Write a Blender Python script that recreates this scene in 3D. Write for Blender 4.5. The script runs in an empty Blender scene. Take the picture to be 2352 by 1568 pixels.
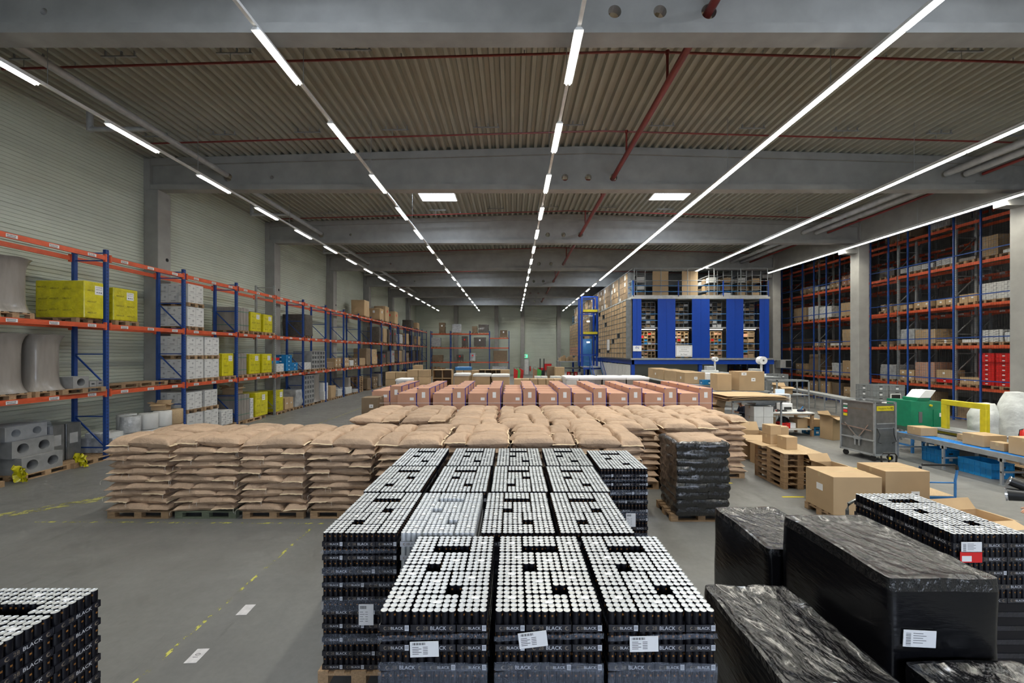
import bpy, math, random
from mathutils import Vector, Matrix, noise
R = random.Random(7)
C = bpy.context.scene.collection
F = 940.0; CX, CY, HC = 1177.0, 809.0, 3.27
PI = math.pi
def px2x(px, d): return (px - CX) * d / F
def px2z(py, d): return HC + (CY - py) * d / F
ORD = ['first','second','third','fourth','fifth','sixth','seventh','eighth','ninth','tenth','eleventh','twelfth','thirteenth','fourteenth','fifteenth','sixteenth','seventeenth','eighteenth','nineteenth','twentieth','twenty-first','twenty-second','twenty-third','twenty-fourth']

# ---------------------------------------------------------------- materials
M = {}
def mat(name, col, rough=.6, metal=0, var=.12, scale=6, bump=0, bscale=30, coat=0, rnd=0, emit=None, es=0, spec=.5, stretch=None, noemis=True, trans=0, alpha=1, bdist=.01):
    m = bpy.data.materials.new(name); m.use_nodes = True
    nt = m.node_tree; N = nt.nodes; L = nt.links
    b = N['Principled BSDF']
    b.inputs['Roughness'].default_value = rough; b.inputs['Metallic'].default_value = metal
    b.inputs['Coat Weight'].default_value = coat; b.inputs['Coat Roughness'].default_value = .15
    b.inputs['Specular IOR Level'].default_value = spec
    b.inputs['Base Color'].default_value = (*col, 1)
    tc = N.new('ShaderNodeTexCoord'); src = tc.outputs['Object']
    if stretch:
        mp = N.new('ShaderNodeMapping'); mp.inputs['Scale'].default_value = stretch
        L.new(src, mp.inputs['Vector']); src = mp.outputs['Vector']
    if var or rnd:
        hs = N.new('ShaderNodeHueSaturation'); hs.inputs['Color'].default_value = (*col, 1)
        val = None
        if var:
            n = N.new('ShaderNodeTexNoise'); n.inputs['Scale'].default_value = scale; n.inputs['Detail'].default_value = 5
            L.new(src, n.inputs['Vector'])
            mr = N.new('ShaderNodeMapRange'); mr.inputs['From Min'].default_value = .3; mr.inputs['From Max'].default_value = .7
            mr.inputs['To Min'].default_value = 1 - var; mr.inputs['To Max'].default_value = 1 + var
            L.new(n.outputs['Fac'], mr.inputs['Value']); val = mr.outputs['Result']
        if rnd:
            oi = N.new('ShaderNodeObjectInfo'); mr2 = N.new('ShaderNodeMapRange')
            mr2.inputs['To Min'].default_value = 1 - rnd; mr2.inputs['To Max'].default_value = 1 + rnd
            L.new(oi.outputs['Random'], mr2.inputs['Value'])
            if val is not None:
                mm = N.new('ShaderNodeMath'); mm.operation = 'MULTIPLY'; L.new(val, mm.inputs[0]); L.new(mr2.outputs['Result'], mm.inputs[1]); val = mm.outputs[0]
            else: val = mr2.outputs['Result']
        L.new(val, hs.inputs['Value']); L.new(hs.outputs['Color'], b.inputs['Base Color'])
    if bump:
        n2 = N.new('ShaderNodeTexNoise'); n2.inputs['Scale'].default_value = bscale; n2.inputs['Detail'].default_value = 6
        L.new(src, n2.inputs['Vector'])
        bp = N.new('ShaderNodeBump'); bp.inputs['Strength'].default_value = bump; bp.inputs['Distance'].default_value = bdist
        L.new(n2.outputs['Fac'], bp.inputs['Height']); L.new(bp.outputs['Normal'], b.inputs['Normal'])
    if emit:
        b.inputs['Emission Color'].default_value = (*emit, 1); b.inputs['Emission Strength'].default_value = es
        if noemis: m.cycles.emission_sampling = 'NONE'
    if trans: b.inputs['Transmission Weight'].default_value = trans
    if alpha < 1: b.inputs['Alpha'].default_value = alpha
    M[name] = m
    return m
mat('concrete', (.31,.305,.285), .8, bump=.15, bscale=12, var=.10, scale=2)
mat('steel_deck', (.365,.37,.315), .55, var=.05, scale=1)
mat('cladding', (.54,.58,.49), .45, var=.06, scale=.8)
mat('red_pipe', (.20,.028,.022), .4)
mat('galv', (.36,.38,.39), .45, .5, var=.15)
mat('duct', (.45,.46,.46), .5, .3)
mat('white_metal', (.75,.75,.72), .4)
mat('lamp_glow', (1,1,1), emit=(1,.97,.90), es=16, var=0)
mat('sky_glow', (1,1,1), emit=(.86,.92,1), es=7, var=0)
mat('exit_glow', (.1,.6,.3), emit=(.12,.9,.45), es=1.6, var=0)
mat('rack_blue', (.012,.055,.24), .4, rnd=.1)
mat('rack_orange', (.62,.10,.035), .4, rnd=.06)
mat('mezz_blue', (.006,.050,.34), .35, var=.05)
mat('steel_blue', (.03,.16,.40), .4)
mat('roller_blue', (.02,.22,.62), .35)
mat('crate_blue', (.01,.22,.52), .4)
mat('crate_red', (.65,.02,.015), .4)
mat('crate_grey', (.20,.21,.21), .5)
mat('green', (.005,.20,.10), .35)
mat('green2', (.10,.50,.10), .4)
mat('yellow', (.62,.52,.02), .4)
mat('yellow_film', (.58,.52,.008), .35, var=.18, scale=5, bump=.5, bscale=9, coat=.3, rnd=.08, bdist=.04)
mat('paper', (.80,.80,.80), .6, var=.03)
mat('ink', (.02,.02,.02), .6, var=0)
mat('ink_grey', (.12,.12,.12), .6, var=0)
mat('tag_red', (.70,.02,.02), .5, var=0)
mat('wood', (.34,.22,.12), .75, var=.25, scale=9, stretch=(1,8,8), rnd=.22)
mat('wood_old', (.13,.15,.10), .8, var=.25, scale=9, stretch=(1,8,8), rnd=.1)
mat('chipboard', (.46,.33,.19), .7, var=.15, scale=40)
mat('carton', (.44,.305,.17), .75, var=.06, scale=2, rnd=.12)
mat('carton_pink', (.50,.27,.18), .75, var=.05, scale=2, rnd=.05)
mat('carton_dark', (.20,.14,.085), .8, var=.12, scale=3, rnd=.2)
mat('carton_white', (.62,.62,.60), .6, var=.05, rnd=.08)
mat('tape', (.50,.37,.20), .35, var=.05)
mat('strap_blue', (.012,.015,.30), .35, var=0)
mat('strap_green', (.01,.16,.10), .35, var=0)
mat('strap_white', (.7,.7,.7), .35, var=0)
mat('sack', (.46,.32,.215), .72, var=.12, scale=3, bump=.8, bscale=9, rnd=.12, bdist=.05)
mat('sack_edge', (.68,.54,.36), .7, var=.1, rnd=.1)
mat('string', (.7,.66,.6), .8)
mat('black_film', (.006,.006,.007), .13, var=0, bump=1, bscale=9, stretch=(2.4,1.2,1.2), coat=.5, spec=.7, bdist=.035)
mat('black_film_side', (.005,.005,.006), .22, var=0, bump=.25, bscale=5, stretch=(1.2,1.2,5), coat=.0, spec=.45, bdist=.02)
mat('film_clear', (.40,.45,.55), .22, var=.2, scale=6, bump=.6, bscale=6, stretch=(1,1,5), alpha=.17, bdist=.04)
mat('can_black', (.008,.008,.012), .3, .3, var=0)
mat('can_silver', (.62,.65,.68), .35, .4, var=.05)
mat('can_orange', (.25,.11,.025), .4, var=0)
mat('lid', (.74,.75,.74), .38, .6, var=.05, scale=30)
mat('tray_black', (.014,.015,.022), .28, var=.35, scale=7, coat=.5, bump=.4, bscale=14, bdist=.02)
mat('tray_clear', (.55,.57,.62), .3, coat=.3)
mat('tray_text', (.60,.62,.66), .5, var=0)
mat('tray_logo', (.22,.18,.13), .5, var=0)
mat('stone', (.27,.27,.265), .85, bump=.2, rnd=.08)
mat('print_grey', (.28,.28,.28), .6, var=0)
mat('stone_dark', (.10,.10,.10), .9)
mat('grey_wrap', (.25,.225,.20), .35, coat=.3, var=.15, bump=.5, bscale=6, stretch=(1,1,.2), bdist=.03)
mat('dark_wrap', (.085,.072,.06), .4, coat=.25, var=.3, scale=10, bump=.5, bscale=10, rnd=.2)
mat('clear_wrap', (.42,.43,.43), .3, coat=.3, var=.25, bump=.6, bscale=10, rnd=.2, bdist=.03)
mat('white_bag', (.60,.62,.60), .5, bump=.5, bscale=5, bdist=.06)
mat('black_plastic', (.012,.012,.013), .4)
mat('rubber', (.015,.015,.015), .7)
mat('chrome', (.7,.7,.7), .2, .9, var=0)
mat('screen', (.02,.02,.02), .2, var=0)
mat('screen_lit', (.5,.6,.7), emit=(.6,.75,.9), es=.5, var=0)
mat('skin', (.55,.30,.20), .5)
mat('navy', (.010,.014,.035), .8)
mat('hair', (.05,.03,.02), .7)
mat('roller', (.38,.39,.39), .35, .6)
mat('container_metal', (.22,.23,.23), .38, .7, var=.15)
mat('dark_void', (.01,.01,.01), .9, var=0)
mat('floor_tape', (.62,.60,.60), .6, var=.15, scale=12)

def floor_mat():
    m = bpy.data.materials.new('concrete_floor'); m.use_nodes = True
    nt = m.node_tree; N = nt.nodes; L = nt.links; b = N['Principled BSDF']
    tc = N.new('ShaderNodeTexCoord')
    def nz(scale, det, st=None, rough=.6):
        n = N.new('ShaderNodeTexNoise'); n.inputs['Scale'].default_value = scale; n.inputs['Detail'].default_value = det; n.inputs['Roughness'].default_value = rough
        s = tc.outputs['Object']
        if st:
            mp = N.new('ShaderNodeMapping'); mp.inputs['Scale'].default_value = st[:3]; mp.inputs['Rotation'].default_value = (0,0,st[3]); L.new(s, mp.inputs['Vector']); s = mp.outputs['Vector']
        L.new(s, n.inputs['Vector']); return n.outputs['Fac']
    def ramp(src, a, b_, c0, c1):
        r = N.new('ShaderNodeMapRange'); r.inputs['From Min'].default_value = a; r.inputs['From Max'].default_value = b_
        r.inputs['To Min'].default_value = c0; r.inputs['To Max'].default_value = c1; L.new(src, r.inputs['Value']); return r.outputs['Result']
    def mul(a, b_):
        m_ = N.new('ShaderNodeMath'); m_.operation = 'MULTIPLY'; L.new(a, m_.inputs[0]); L.new(b_, m_.inputs[1]); return m_.outputs[0]
    v = mul(ramp(nz(.5, 6), .3, .7, .82, 1.15), ramp(nz(14, 8), .3, .7, .93, 1.06))
    v = mul(v, ramp(nz(1.2, 7, (1, .25, 1, .5), .7), .60, .72, 1, .62))     # rubbed in tyre marks
    v = mul(v, ramp(nz(2.6, 5, (1, .3, 1, -.7), .6), .68, .76, 1, .70))
    hs = N.new('ShaderNodeHueSaturation'); hs.inputs['Color'].default_value = (.165,.165,.158,1)
    L.new(v, hs.inputs['Value']); L.new(hs.outputs['Color'], b.inputs['Base Color'])
    L.new(ramp(nz(3, 5), .3, .7, .38, .6), b.inputs['Roughness'])
    M['floor'] = m
floor_mat()
def worn_mat(name, col, thr):
    # paint that has worn off in places: alpha from a noise
    m = mat(name, col, .6, var=.1); nt = m.node_tree; N = nt.nodes; L = nt.links
    tc = N.new('ShaderNodeTexCoord'); n = N.new('ShaderNodeTexNoise'); n.inputs['Scale'].default_value = 5; n.inputs['Detail'].default_value = 8; n.inputs['Roughness'].default_value = .75
    L.new(tc.outputs['Object'], n.inputs['Vector'])
    r = N.new('ShaderNodeMapRange'); r.inputs['From Min'].default_value = thr; r.inputs['From Max'].default_value = thr + .03
    L.new(n.outputs['Fac'], r.inputs['Value']); L.new(r.outputs['Result'], N['Principled BSDF'].inputs['Alpha'])
worn_mat('worn_yellow', (.52,.50,.10), .52)
worn_mat('faded_yellow', (.40,.38,.12), .50)

# ---------------------------------------------------------------- mesh builder
_txt = {}
def text_data(s):
    if s not in _txt:
        cu = bpy.data.curves.new('t', 'FONT'); cu.body = s; cu.size = 1; cu.align_x = 'CENTER'; cu.align_y = 'CENTER'; cu.resolution_u = 2
        ob = bpy.data.objects.new('t', cu); C.objects.link(ob)
        bpy.context.view_layer.update()
        me = bpy.data.meshes.new_from_object(ob)
        vs = [v.co.copy() for v in me.vertices]; fs = [tuple(p.vertices) for p in me.polygons]
        bpy.data.objects.remove(ob); bpy.data.curves.remove(cu); bpy.data.meshes.remove(me)
        xs = [v.x for v in vs] or [0]
        _txt[s] = (vs, fs, max(xs) - min(xs))
    return _txt[s]
class MB:
    def __init__(s): s.v = []; s.f = []; s.m = []; s.mats = []; s.T = Matrix.Identity(4)
    def mi(s, n):
        if n not in s.mats: s.mats.append(n)
        return s.mats.index(n)
    def add(s, vs, fs, m):
        k = len(s.v); T = s.T
        s.v += [tuple(T @ Vector(v)) for v in vs]
        s.f += [tuple(k + i for i in f) for f in fs]; s.m += [s.mi(m)] * len(fs)
    def box(s, x0, y0, z0, x1, y1, z1, m, c=0):
        if c:                                   # chamfered box
            vs = []; fs = []
            pr = [(x0+c,y0),(x1-c,y0),(x1,y0+c),(x1,y1-c),(x1-c,y1),(x0+c,y1),(x0,y1-c),(x0,y0+c)]
            pi = [(x0+c,y0+c),(x1-c,y0+c),(x1-c,y0+c),(x1-c,y1-c),(x1-c,y1-c),(x0+c,y1-c),(x0+c,y1-c),(x0+c,y0+c)]
            for z, P in ((z0, pi), (z0+c, pr), (z1-c, pr), (z1, pi)): vs += [(p[0], p[1], z) for p in P]
            for r in range(3):
                for i in range(8): fs.append((r*8+i, r*8+(i+1)%8, r*8+8+(i+1)%8, r*8+8+i))
            fs += [tuple(range(7,-1,-1)), tuple(range(24,32))]
            s.add(vs, fs, m); return
        s.add([(x0,y0,z0),(x1,y0,z0),(x1,y1,z0),(x0,y1,z0),(x0,y0,z1),(x1,y0,z1),(x1,y1,z1),(x0,y1,z1)],
              [(0,3,2,1),(4,5,6,7),(0,1,5,4),(1,2,6,5),(2,3,7,6),(3,0,4,7)], m)
    def cbox(s, cx, cy, z0, w, d, h, m, c=0): s.box(cx-w/2, cy-d/2, z0, cx+w/2, cy+d/2, z0+h, m, c)
    def bar(s, a, b, w, h, m):
        a = Vector(a); b = Vector(b); d = (b-a); l = d.length
        if l < 1e-6: return
        q = d.to_track_quat('Y', 'Z'); T0 = s.T
        s.T = T0 @ Matrix.Translation(a) @ q.to_matrix().to_4x4()
        s.box(-w/2, 0, -h/2, w/2, l, h/2, m); s.T = T0
    def cyl(s, a, b, r, m, n=12, r2=None, caps=True):
        a = Vector(a); b = Vector(b); d = (b-a); q = d.to_track_quat('Z', 'Y').to_matrix()
        r2 = r if r2 is None else r2; vs = []
        for p, rr in ((a, r), (b, r2)):
            for i in range(n): t = 2*PI*i/n; vs.append(p + q @ Vector((rr*math.cos(t), rr*math.sin(t), 0)))
        fs = [(i, (i+1)%n, n+(i+1)%n, n+i) for i in range(n)]
        if caps: fs += [tuple(range(n-1,-1,-1)), tuple(range(n,2*n))]
        s.add(vs, fs, m)
    def tube(s, pts, r, m, n=8):
        pts = [Vector(p) for p in pts]; vs = []; fs = []
        for i, p in enumerate(pts):
            t = (pts[min(i+1,len(pts)-1)] - pts[max(i-1,0)]).normalized()
            up = Vector((0,0,1)) if abs(t.z) < .9 else Vector((1,0,0))
            u = t.cross(up).normalized(); w = u.cross(t)
            for k in range(n): a = 2*PI*k/n; vs.append(p + u*r*math.cos(a) + w*r*math.sin(a))
        for i in range(len(pts)-1):
            for k in range(n): fs.append((i*n+k, i*n+(k+1)%n, (i+1)*n+(k+1)%n, (i+1)*n+k))
        fs += [tuple(range(n-1,-1,-1)), tuple(range((len(pts)-1)*n, len(pts)*n))]
        s.add(vs, fs, m)
    def lathe(s, prof, m, n=16, ctr=(0,0)):
        vs = []; fs = []
        for r, z in prof:
            for i in range(n): t = 2*PI*i/n; vs.append((ctr[0]+r*math.cos(t), ctr[1]+r*math.sin(t), z))
        for j in range(len(prof)-1):
            for i in range(n): fs.append((j*n+i, j*n+(i+1)%n, (j+1)*n+(i+1)%n, (j+1)*n+i))
        fs.append(tuple(range((len(prof)-1)*n, len(prof)*n)))
        s.add(vs, fs, m)
    def prism(s, poly, y0, y1, m):              # polygon in XZ, extruded along Y
        n = len(poly)
        vs = [(x,y0,z) for x,z in poly] + [(x,y1,z) for x,z in poly]
        s.add(vs, [(i,(i+1)%n,n+(i+1)%n,n+i) for i in range(n)] + [tuple(range(n-1,-1,-1)), tuple(range(n,2*n))], m)
    def text(s, t, o, u, w, h, m, maxw=None):   # o centre, u text direction, w up direction
        vs, fs, wd = text_data(t); u = Vector(u); w = Vector(w); o = Vector(o)
        sx = h if not maxw or wd*h <= maxw else maxw/wd
        s.add([o + u*v.x*sx + w*v.y*h for v in vs], fs, m)
    def rect(s, o, u, w, a, b, m):              # flat rectangle, centre o, half sizes a, b
        u = Vector(u)*a; w = Vector(w)*b; o = Vector(o)
        s.add([o-u-w, o+u-w, o+u+w, o-u+w], [(0,1,2,3)], m)
    def mesh(s, name, smooth=False):
        me = bpy.data.meshes.new(name); me.from_pydata(s.v, [], s.f)
        for n in s.mats: me.materials.append(M[n])
        me.polygons.foreach_set('material_index', s.m)
        if smooth:
            me.polygons.foreach_set('use_smooth', [True]*len(s.f))
            try: me.set_sharp_from_angle(angle=math.radians(40))
            except Exception: pass
        me.update(); return me
    def build(s, name, parent=None, loc=None, rz=0, smooth=False):
        return ob(name, s.mesh(name, smooth), parent, loc, rz)
def ob(name, me, parent=None, loc=None, rz=0):
    o = bpy.data.objects.new(name, me); C.objects.link(o)
    if parent: o.parent = parent
    if loc: o.location = loc
    if rz: o.rotation_euler[2] = rz
    return o
def tag(o, label=None, cat=None, group=None, kind=None):
    if label: o['label'] = label
    if cat: o['category'] = cat
    if group: o['group'] = group
    if kind: o['kind'] = kind
    return o
def thing(name, label, cat, loc=(0,0,0), rz=0, group=None):
    o = bpy.data.objects.new(name, None); C.objects.link(o); o.location = loc; o.rotation_euler[2] = rz; o.empty_display_size = .1
    return tag(o, label, cat, group)
def struct(mb, name, label=None): return tag(mb.build(name), label, None, None, 'structure')
KIDS = {}
def copy_tree(o, loc, rz=0, label=None, group=None, tilt=None):
    c = o.copy(); C.objects.link(c); c.location = loc; c.rotation_euler = (tilt[0] if tilt else 0, tilt[1] if tilt else 0, rz)
    if label: c['label'] = label
    if group: c['group'] = group
    for k in list(o.children):
        d = k.copy(); C.objects.link(d); d.parent = c
        for g in k.children:
            e = g.copy(); C.objects.link(e); e.parent = d
    return c
class Proto:                                    # first placing uses the source itself, later ones copy it
    def __init__(s, make): s.make = make; s.o = None
    def place(s, loc, rz=0, label=None, group=None, tilt=None):
        if s.o is None:
            s.o = s.make(); o = s.o; o.location = loc; o.rotation_euler = (tilt[0] if tilt else 0, tilt[1] if tilt else 0, rz)
            if label: o['label'] = label
            if group: o['group'] = group
            return o
        return copy_tree(s.o, loc, rz, label, group, tilt)

# ---------------------------------------------------------------- camera
cam = bpy.data.cameras.new('camera'); co = bpy.data.objects.new('camera', cam); C.objects.link(co)
co.location = (0, 0, HC); co.rotation_euler = (PI/2, 0, 0)
cam.sensor_width = 36; cam.lens = F / 2352 * 36; cam.shift_y = (809-784)/2352; cam.shift_x = -(1177-1176)/2352
cam.clip_start = .05; cam.clip_end = 200
sc = bpy.context.scene; sc.camera = co
sc.view_settings.view_transform = 'Standard'; sc.view_settings.look = 'None'; sc.view_settings.gamma = 1; sc.view_settings.use_curve_mapping = False
sc.view_settings.exposure = -0.08
w = bpy.data.worlds.new('world'); sc.world = w; w.use_nodes = True
w.node_tree.nodes['Background'].inputs[0].default_value = (.5,.6,.8,1); w.node_tree.nodes['Background'].inputs[1].default_value = .02
sc.cycles.use_denoising = True; sc.cycles.use_adaptive_sampling = True; sc.cycles.adaptive_threshold = .08; sc.cycles.adaptive_min_samples = 20; sc.cycles.max_bounces = 5; sc.cycles.diffuse_bounces = 3; sc.cycles.glossy_bounces = 2; sc.cycles.transparent_max_bounces = 8
sc.cycles.caustics_reflective = False; sc.cycles.caustics_refractive = False; sc.cycles.sample_clamp_indirect = 6

# ---------------------------------------------------------------- hall
XL, XR, XM = -14.15, 20.2, 3.05
YB, YF = 60.0, -8.0
def roof_z(x): return 10.72 + .48 * (1 - abs(x - XM) / 17.2)
b = MB(); b.box(XL-.3, YF-.3, -.3, 34, YB+.3, 0, 'floor'); struct(b, 'floor')
b = MB()
x = XL - .1; pts = []
while x < XR + .4:
    for dx, dz in ((0,0),(.10,0),(.14,.13),(.25,.13)): pts.append((x+dx, roof_z(x+dx)+dz))
    x += .29
vs = []; fs = []
for i, (x, z) in enumerate(pts): vs += [(x, YF-.2, z), (x, YB+.2, z)]
for i in range(len(pts)-1): fs.append((2*i, 2*i+2, 2*i+3, 2*i+1))
b.add(vs, fs, 'steel_deck')
n0 = len(pts)
b.box(XL-.3, YF-.3, 11.5, XR+.4, YB+.3, 11.6, 'steel_deck')
struct(b, 'ceiling')
def clad_wall(name, a, dirv, length, ztop, nrm):
    # liner sheet with horizontal grooves; a start point, dirv along, nrm towards the hall
    b = MB(); a = Vector(a); u = Vector(dirv); n = Vector(nrm); z = 0; prof = []
    while z < ztop:
        prof += [(z, 0), (z+.082, 0), (z+.087, -.02), (z+.107, -.02)]; z += .112
        if (len(prof)//4) % 5 == 0: prof += [(z, -.035), (z+.02, -.035)]; z += .022
    vs = []; fs = []
    for zz, o in prof: vs += [a + n*o + Vector((0,0,zz)), a + u*length + n*o + Vector((0,0,zz))]
    for i in range(len(prof)-1): fs.append((2*i, 2*i+1, 2*i+3, 2*i+2))
    b.add(vs, fs, 'cladding')
    p = a - n*.25; q = a + u*length - n*.05
    b.box(min(p.x,q.x), min(p.y,q.y), 0, max(p.x,q.x), max(p.y,q.y), ztop+.3, 'cladding')
    return struct(b, name)
clad_wall('wall_left', (XL, YF, 0), (0,1,0), YB-YF, 11.1, (1,0,0))
clad_wall('wall_back', (XL, YB, 0), (1,0,0), XR-XL+.3, 11.3, (0,-1,0))
b = MB(); b.box(XL, YF-.3, 0, 34, YF, 15, 'cladding'); struct(b, 'wall_front')
b = MB(); b.box(33, YF, 0, 33.3, YB, 15, 'concrete'); struct(b, 'wall_right')
b = MB(); b.box(XR+.3, YB, 0, 33, YB+.3, 15, 'concrete'); struct(b, 'wall_high_bay_back')
b = MB(); b.box(XR+.45, YF, 14.5, 33.3, YB+.3, 14.8, 'concrete'); b.box(XR+.25, YF, 10.9, XR+.45, YB, 14.6, 'concrete'); struct(b, 'ceiling_high_bay')
# cross beams with service holes, and their pillars
BY = [-7.4, .3, 8.0, 15.7, 23.4, 31.1, 38.8, 46.5, 54.2]
def beam(y):
    b = MB(); x0, x1 = XL+.25, XR-.35
    b.box(x0, y, 9.52, x1, y+.40, 9.72, 'concrete')
    holes = [(-11.0,.16),(-9.3,.07),(2.03,.13),(2.93,.13),(3.9,.15)] if y > 7 else []
    xs = [x0] ; y0, y1 = y+.12, y+.30
    # web as strips between holes; each hole is an octagon cut from a square panel
    def panel(xa, xb):
        n = 6
        for i in range(n):
            p, q = xa+(xb-xa)*i/n, xa+(xb-xa)*(i+1)/n
            b.prism([(p,9.72),(q,9.72),(q,roof_z(q)-.25),(p,roof_z(p)-.25)], y0, y1, 'concrete')
    cur = x0
    for hx, hr in holes:
        s = hr+.06; panel(cur, hx-s); cur = hx+s; zc = 10.03
        b.box(hx-s, y0, 9.72, hx+s, y1, zc-s, 'concrete'); b.prism([(hx-s,zc+s),(hx+s,zc+s),(hx+s,roof_z(hx)-.25),(hx-s,roof_z(hx)-.25)], y0, y1, 'concrete')
        n = 24; ring = []; sq = []
        for k in range(n):
            t = 2*PI*k/n; c_, s_ = math.cos(t), math.sin(t); m_ = max(abs(c_), abs(s_))
            ring.append((hx+hr*c_, zc+hr*s_)); sq.append((hx+s*c_/m_, zc+s*s_/m_))
        vs = [(p[0], yy, p[1]) for yy in (y0, y1) for p in ring] + [(p[0], yy, p[1]) for yy in (y0, y1) for p in sq]
        fs = []
        for k in range(n):
            j = (k+1) % n
            fs += [(k, j, 2*n+j, 2*n+k), (n+k, n+j, 3*n+j, 3*n+k), (k, j, n+j, n+k)]
        b.add(vs, fs, 'concrete')
    panel(cur, x1)
    n = 12
    for i in range(n):
        p, q = x0+(x1-x0)*i/n, x0+(x1-x0)*(i+1)/n
        b.prism([(p,roof_z(p)-.27),(q,roof_z(q)-.27),(q,roof_z(q)-.005),(p,roof_z(p)-.005)], y+.02, y+.38, 'concrete')
    return struct(b, 'roof_beam')
for y in BY: beam(y)
for y in BY:
    for side in (0, 1):
        b = MB()
        if side == 0:
            b.box(XL, y, 0, XL+.55, y+.6, 9.52, 'concrete', .015); b.box(XL, y, 9.5, XL+.24, y+.6, 10.7, 'concrete')
            b.cyl((XL+.553, y+.42, 6.9), (XL+.54, y+.42, 6.9), .07, 'dark_void', 12)
        else:
            b.box(XR-.4, y, 0, XR+.2, y+.6, 9.52, 'concrete', .015); b.box(XR-.33, y, 9.5, XR+.2, y+.6, 10.7, 'concrete')
            b.box(XR-1.15, y+.08, 8.95, XR-.38, y+.52, 9.2, 'concrete')
        struct(b, 'pillar')
for x in (-8.5, -2.6, 1.2, 6.5, 12.4):
    b = MB(); b.box(x, YB-.45, 0, x+.55, YB-.02, 10.9, 'concrete', .015); struct(b, 'pillar')
b = MB(); b.box(XR-.3, YF, 9.52, XR+.25, YB, 10.75, 'concrete'); struct(b, 'edge_beam')
# daylight from the open loading gate behind the camera
t = MB(); t.box(-1.2,YF+.0,2.9,9.2,YF+.06,6.6,'white_metal'); gate = tag(t.build('window_9'),'glazed gate panel behind the camera',None,None,'structure')
g = MB(); g.box(-1,YF+.061,3.1,9,YF+.07,6.4,'sky_glow'); g.build('pane', gate)
l = bpy.data.lights.new('gate_daylight','AREA'); l.shape='RECTANGLE'; l.size=10; l.size_y=3.3; l.energy=560; l.color=(.60,.73,1)
lo = bpy.data.objects.new('gate_daylight', l); C.objects.link(lo); lo.location=(4,YF+.1,4.75); lo.rotation_euler=(PI/2,0,0)
# skylights
k = 0
for yb in (3.9, 19.4, 34.8, 50.2):
    for xs in (-4.55, 6.95):
        k += 1; z = roof_z(xs+.9) - .03
        t = MB(); t.box(xs-.06, yb-.06, z-.02, xs+1.78, yb+1.46, z+.02, 'white_metal')
        fr = tag(t.build('window_%d' % k), 'square roof light glowing with daylight', None, None, 'structure')
        g = MB(); g.box(xs, yb, z-.03, xs+1.72, yb+1.4, z-.021, 'sky_glow'); g.build('pane', fr)
        l = bpy.data.lights.new('daylight', 'AREA'); l.shape = 'RECTANGLE'; l.size = 1.7; l.size_y = 1.4; l.energy = 170 if yb < 10 else 200; l.color = (.72,.83,1)
        lo = bpy.data.objects.new('daylight', l); C.objects.link(lo); lo.location = (xs+.86, yb+.7, z-.05)

# ---------------------------------------------------------------- lamps on their rails
LZ = 9.17
ROWS = [(-10.45,'nearest the long blue and orange rack'),(-4.7,'second from the long rack'),(1.22,'over the middle can pallets'),(7.15,'over the stair side of the blue mezzanine'),(13.35,'ending above the mezzanine front'),(19.0,'along the right-hand pillars')]
def make_lamp():
    t = thing('tube_lamp', '', 'lamp')
    b = MB(); b.prism([(-.09,0),(.09,0),(.05,.05),(-.05,.05)], -.76, .76, 'white_metal'); b.build('reflector', t)
    for s in (-.035, .035):
        b = MB(); b.cyl((s,-.74,-.022), (s,.74,-.022), .019, 'lamp_glow', 8); b.build('tube', t, smooth=True)
    return t
lamp = Proto(make_lamp)
for ri, (lx, where) in enumerate(ROWS):
    b = MB(); b.box(-.035, 0, .05, .035, (58.6 if ri < 4 else 29.6) - 0.0, .11, 'white_metal')
    rail = tag(b.build('lamp_rail', loc=(lx, 0, LZ)), 'white metal lamp rail hung from the roof, %s' % where, 'rail', 'long lamp rails')
    y = 1.36; n = 0; idx = 0
    while y < (58.7 if ri < 4 else 29.6):
        lit = (idx % 2 == 0) if ri < 3 else (True if (ri > 3 or y < 30.6) else idx % 2 == 0)
        yc = y + .765
        if lit:
            lamp.place((lx, yc, LZ), 0, 'lit double tube lamp, %s in the row %s' % (ORD[min(n,23)] if n < 24 else 'farther', where), 'tube lamps under the roof')
            if n == 0: l = bpy.data.lights.new('tube_light', 'AREA'); l.shape = 'RECTANGLE'; l.size = .12; l.size_y = 1.5; l.energy = (30,46,52,52,52,50)[ri]; l.color = (1,.96,.83); l.spread = math.radians(140)
            lo = bpy.data.objects.new('tube_light', l); C.objects.link(lo); lo.location = (lx, yc, LZ-.045)
            n += 1
        y += 1.53; idx += 1
    # thin hanging wires
    for q, yy in enumerate([3.1, 9.2, 13.6, 19.2, 26, 33, 41, 50]):
        if ri > 3 and yy > 29: continue
        b = MB(); b.cyl((0,0,0), (0,0,roof_z(lx)-LZ-.1), .008, 'galv', 5)
        b.build('hanging_wire', rail, loc=(0, yy, .1))

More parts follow.
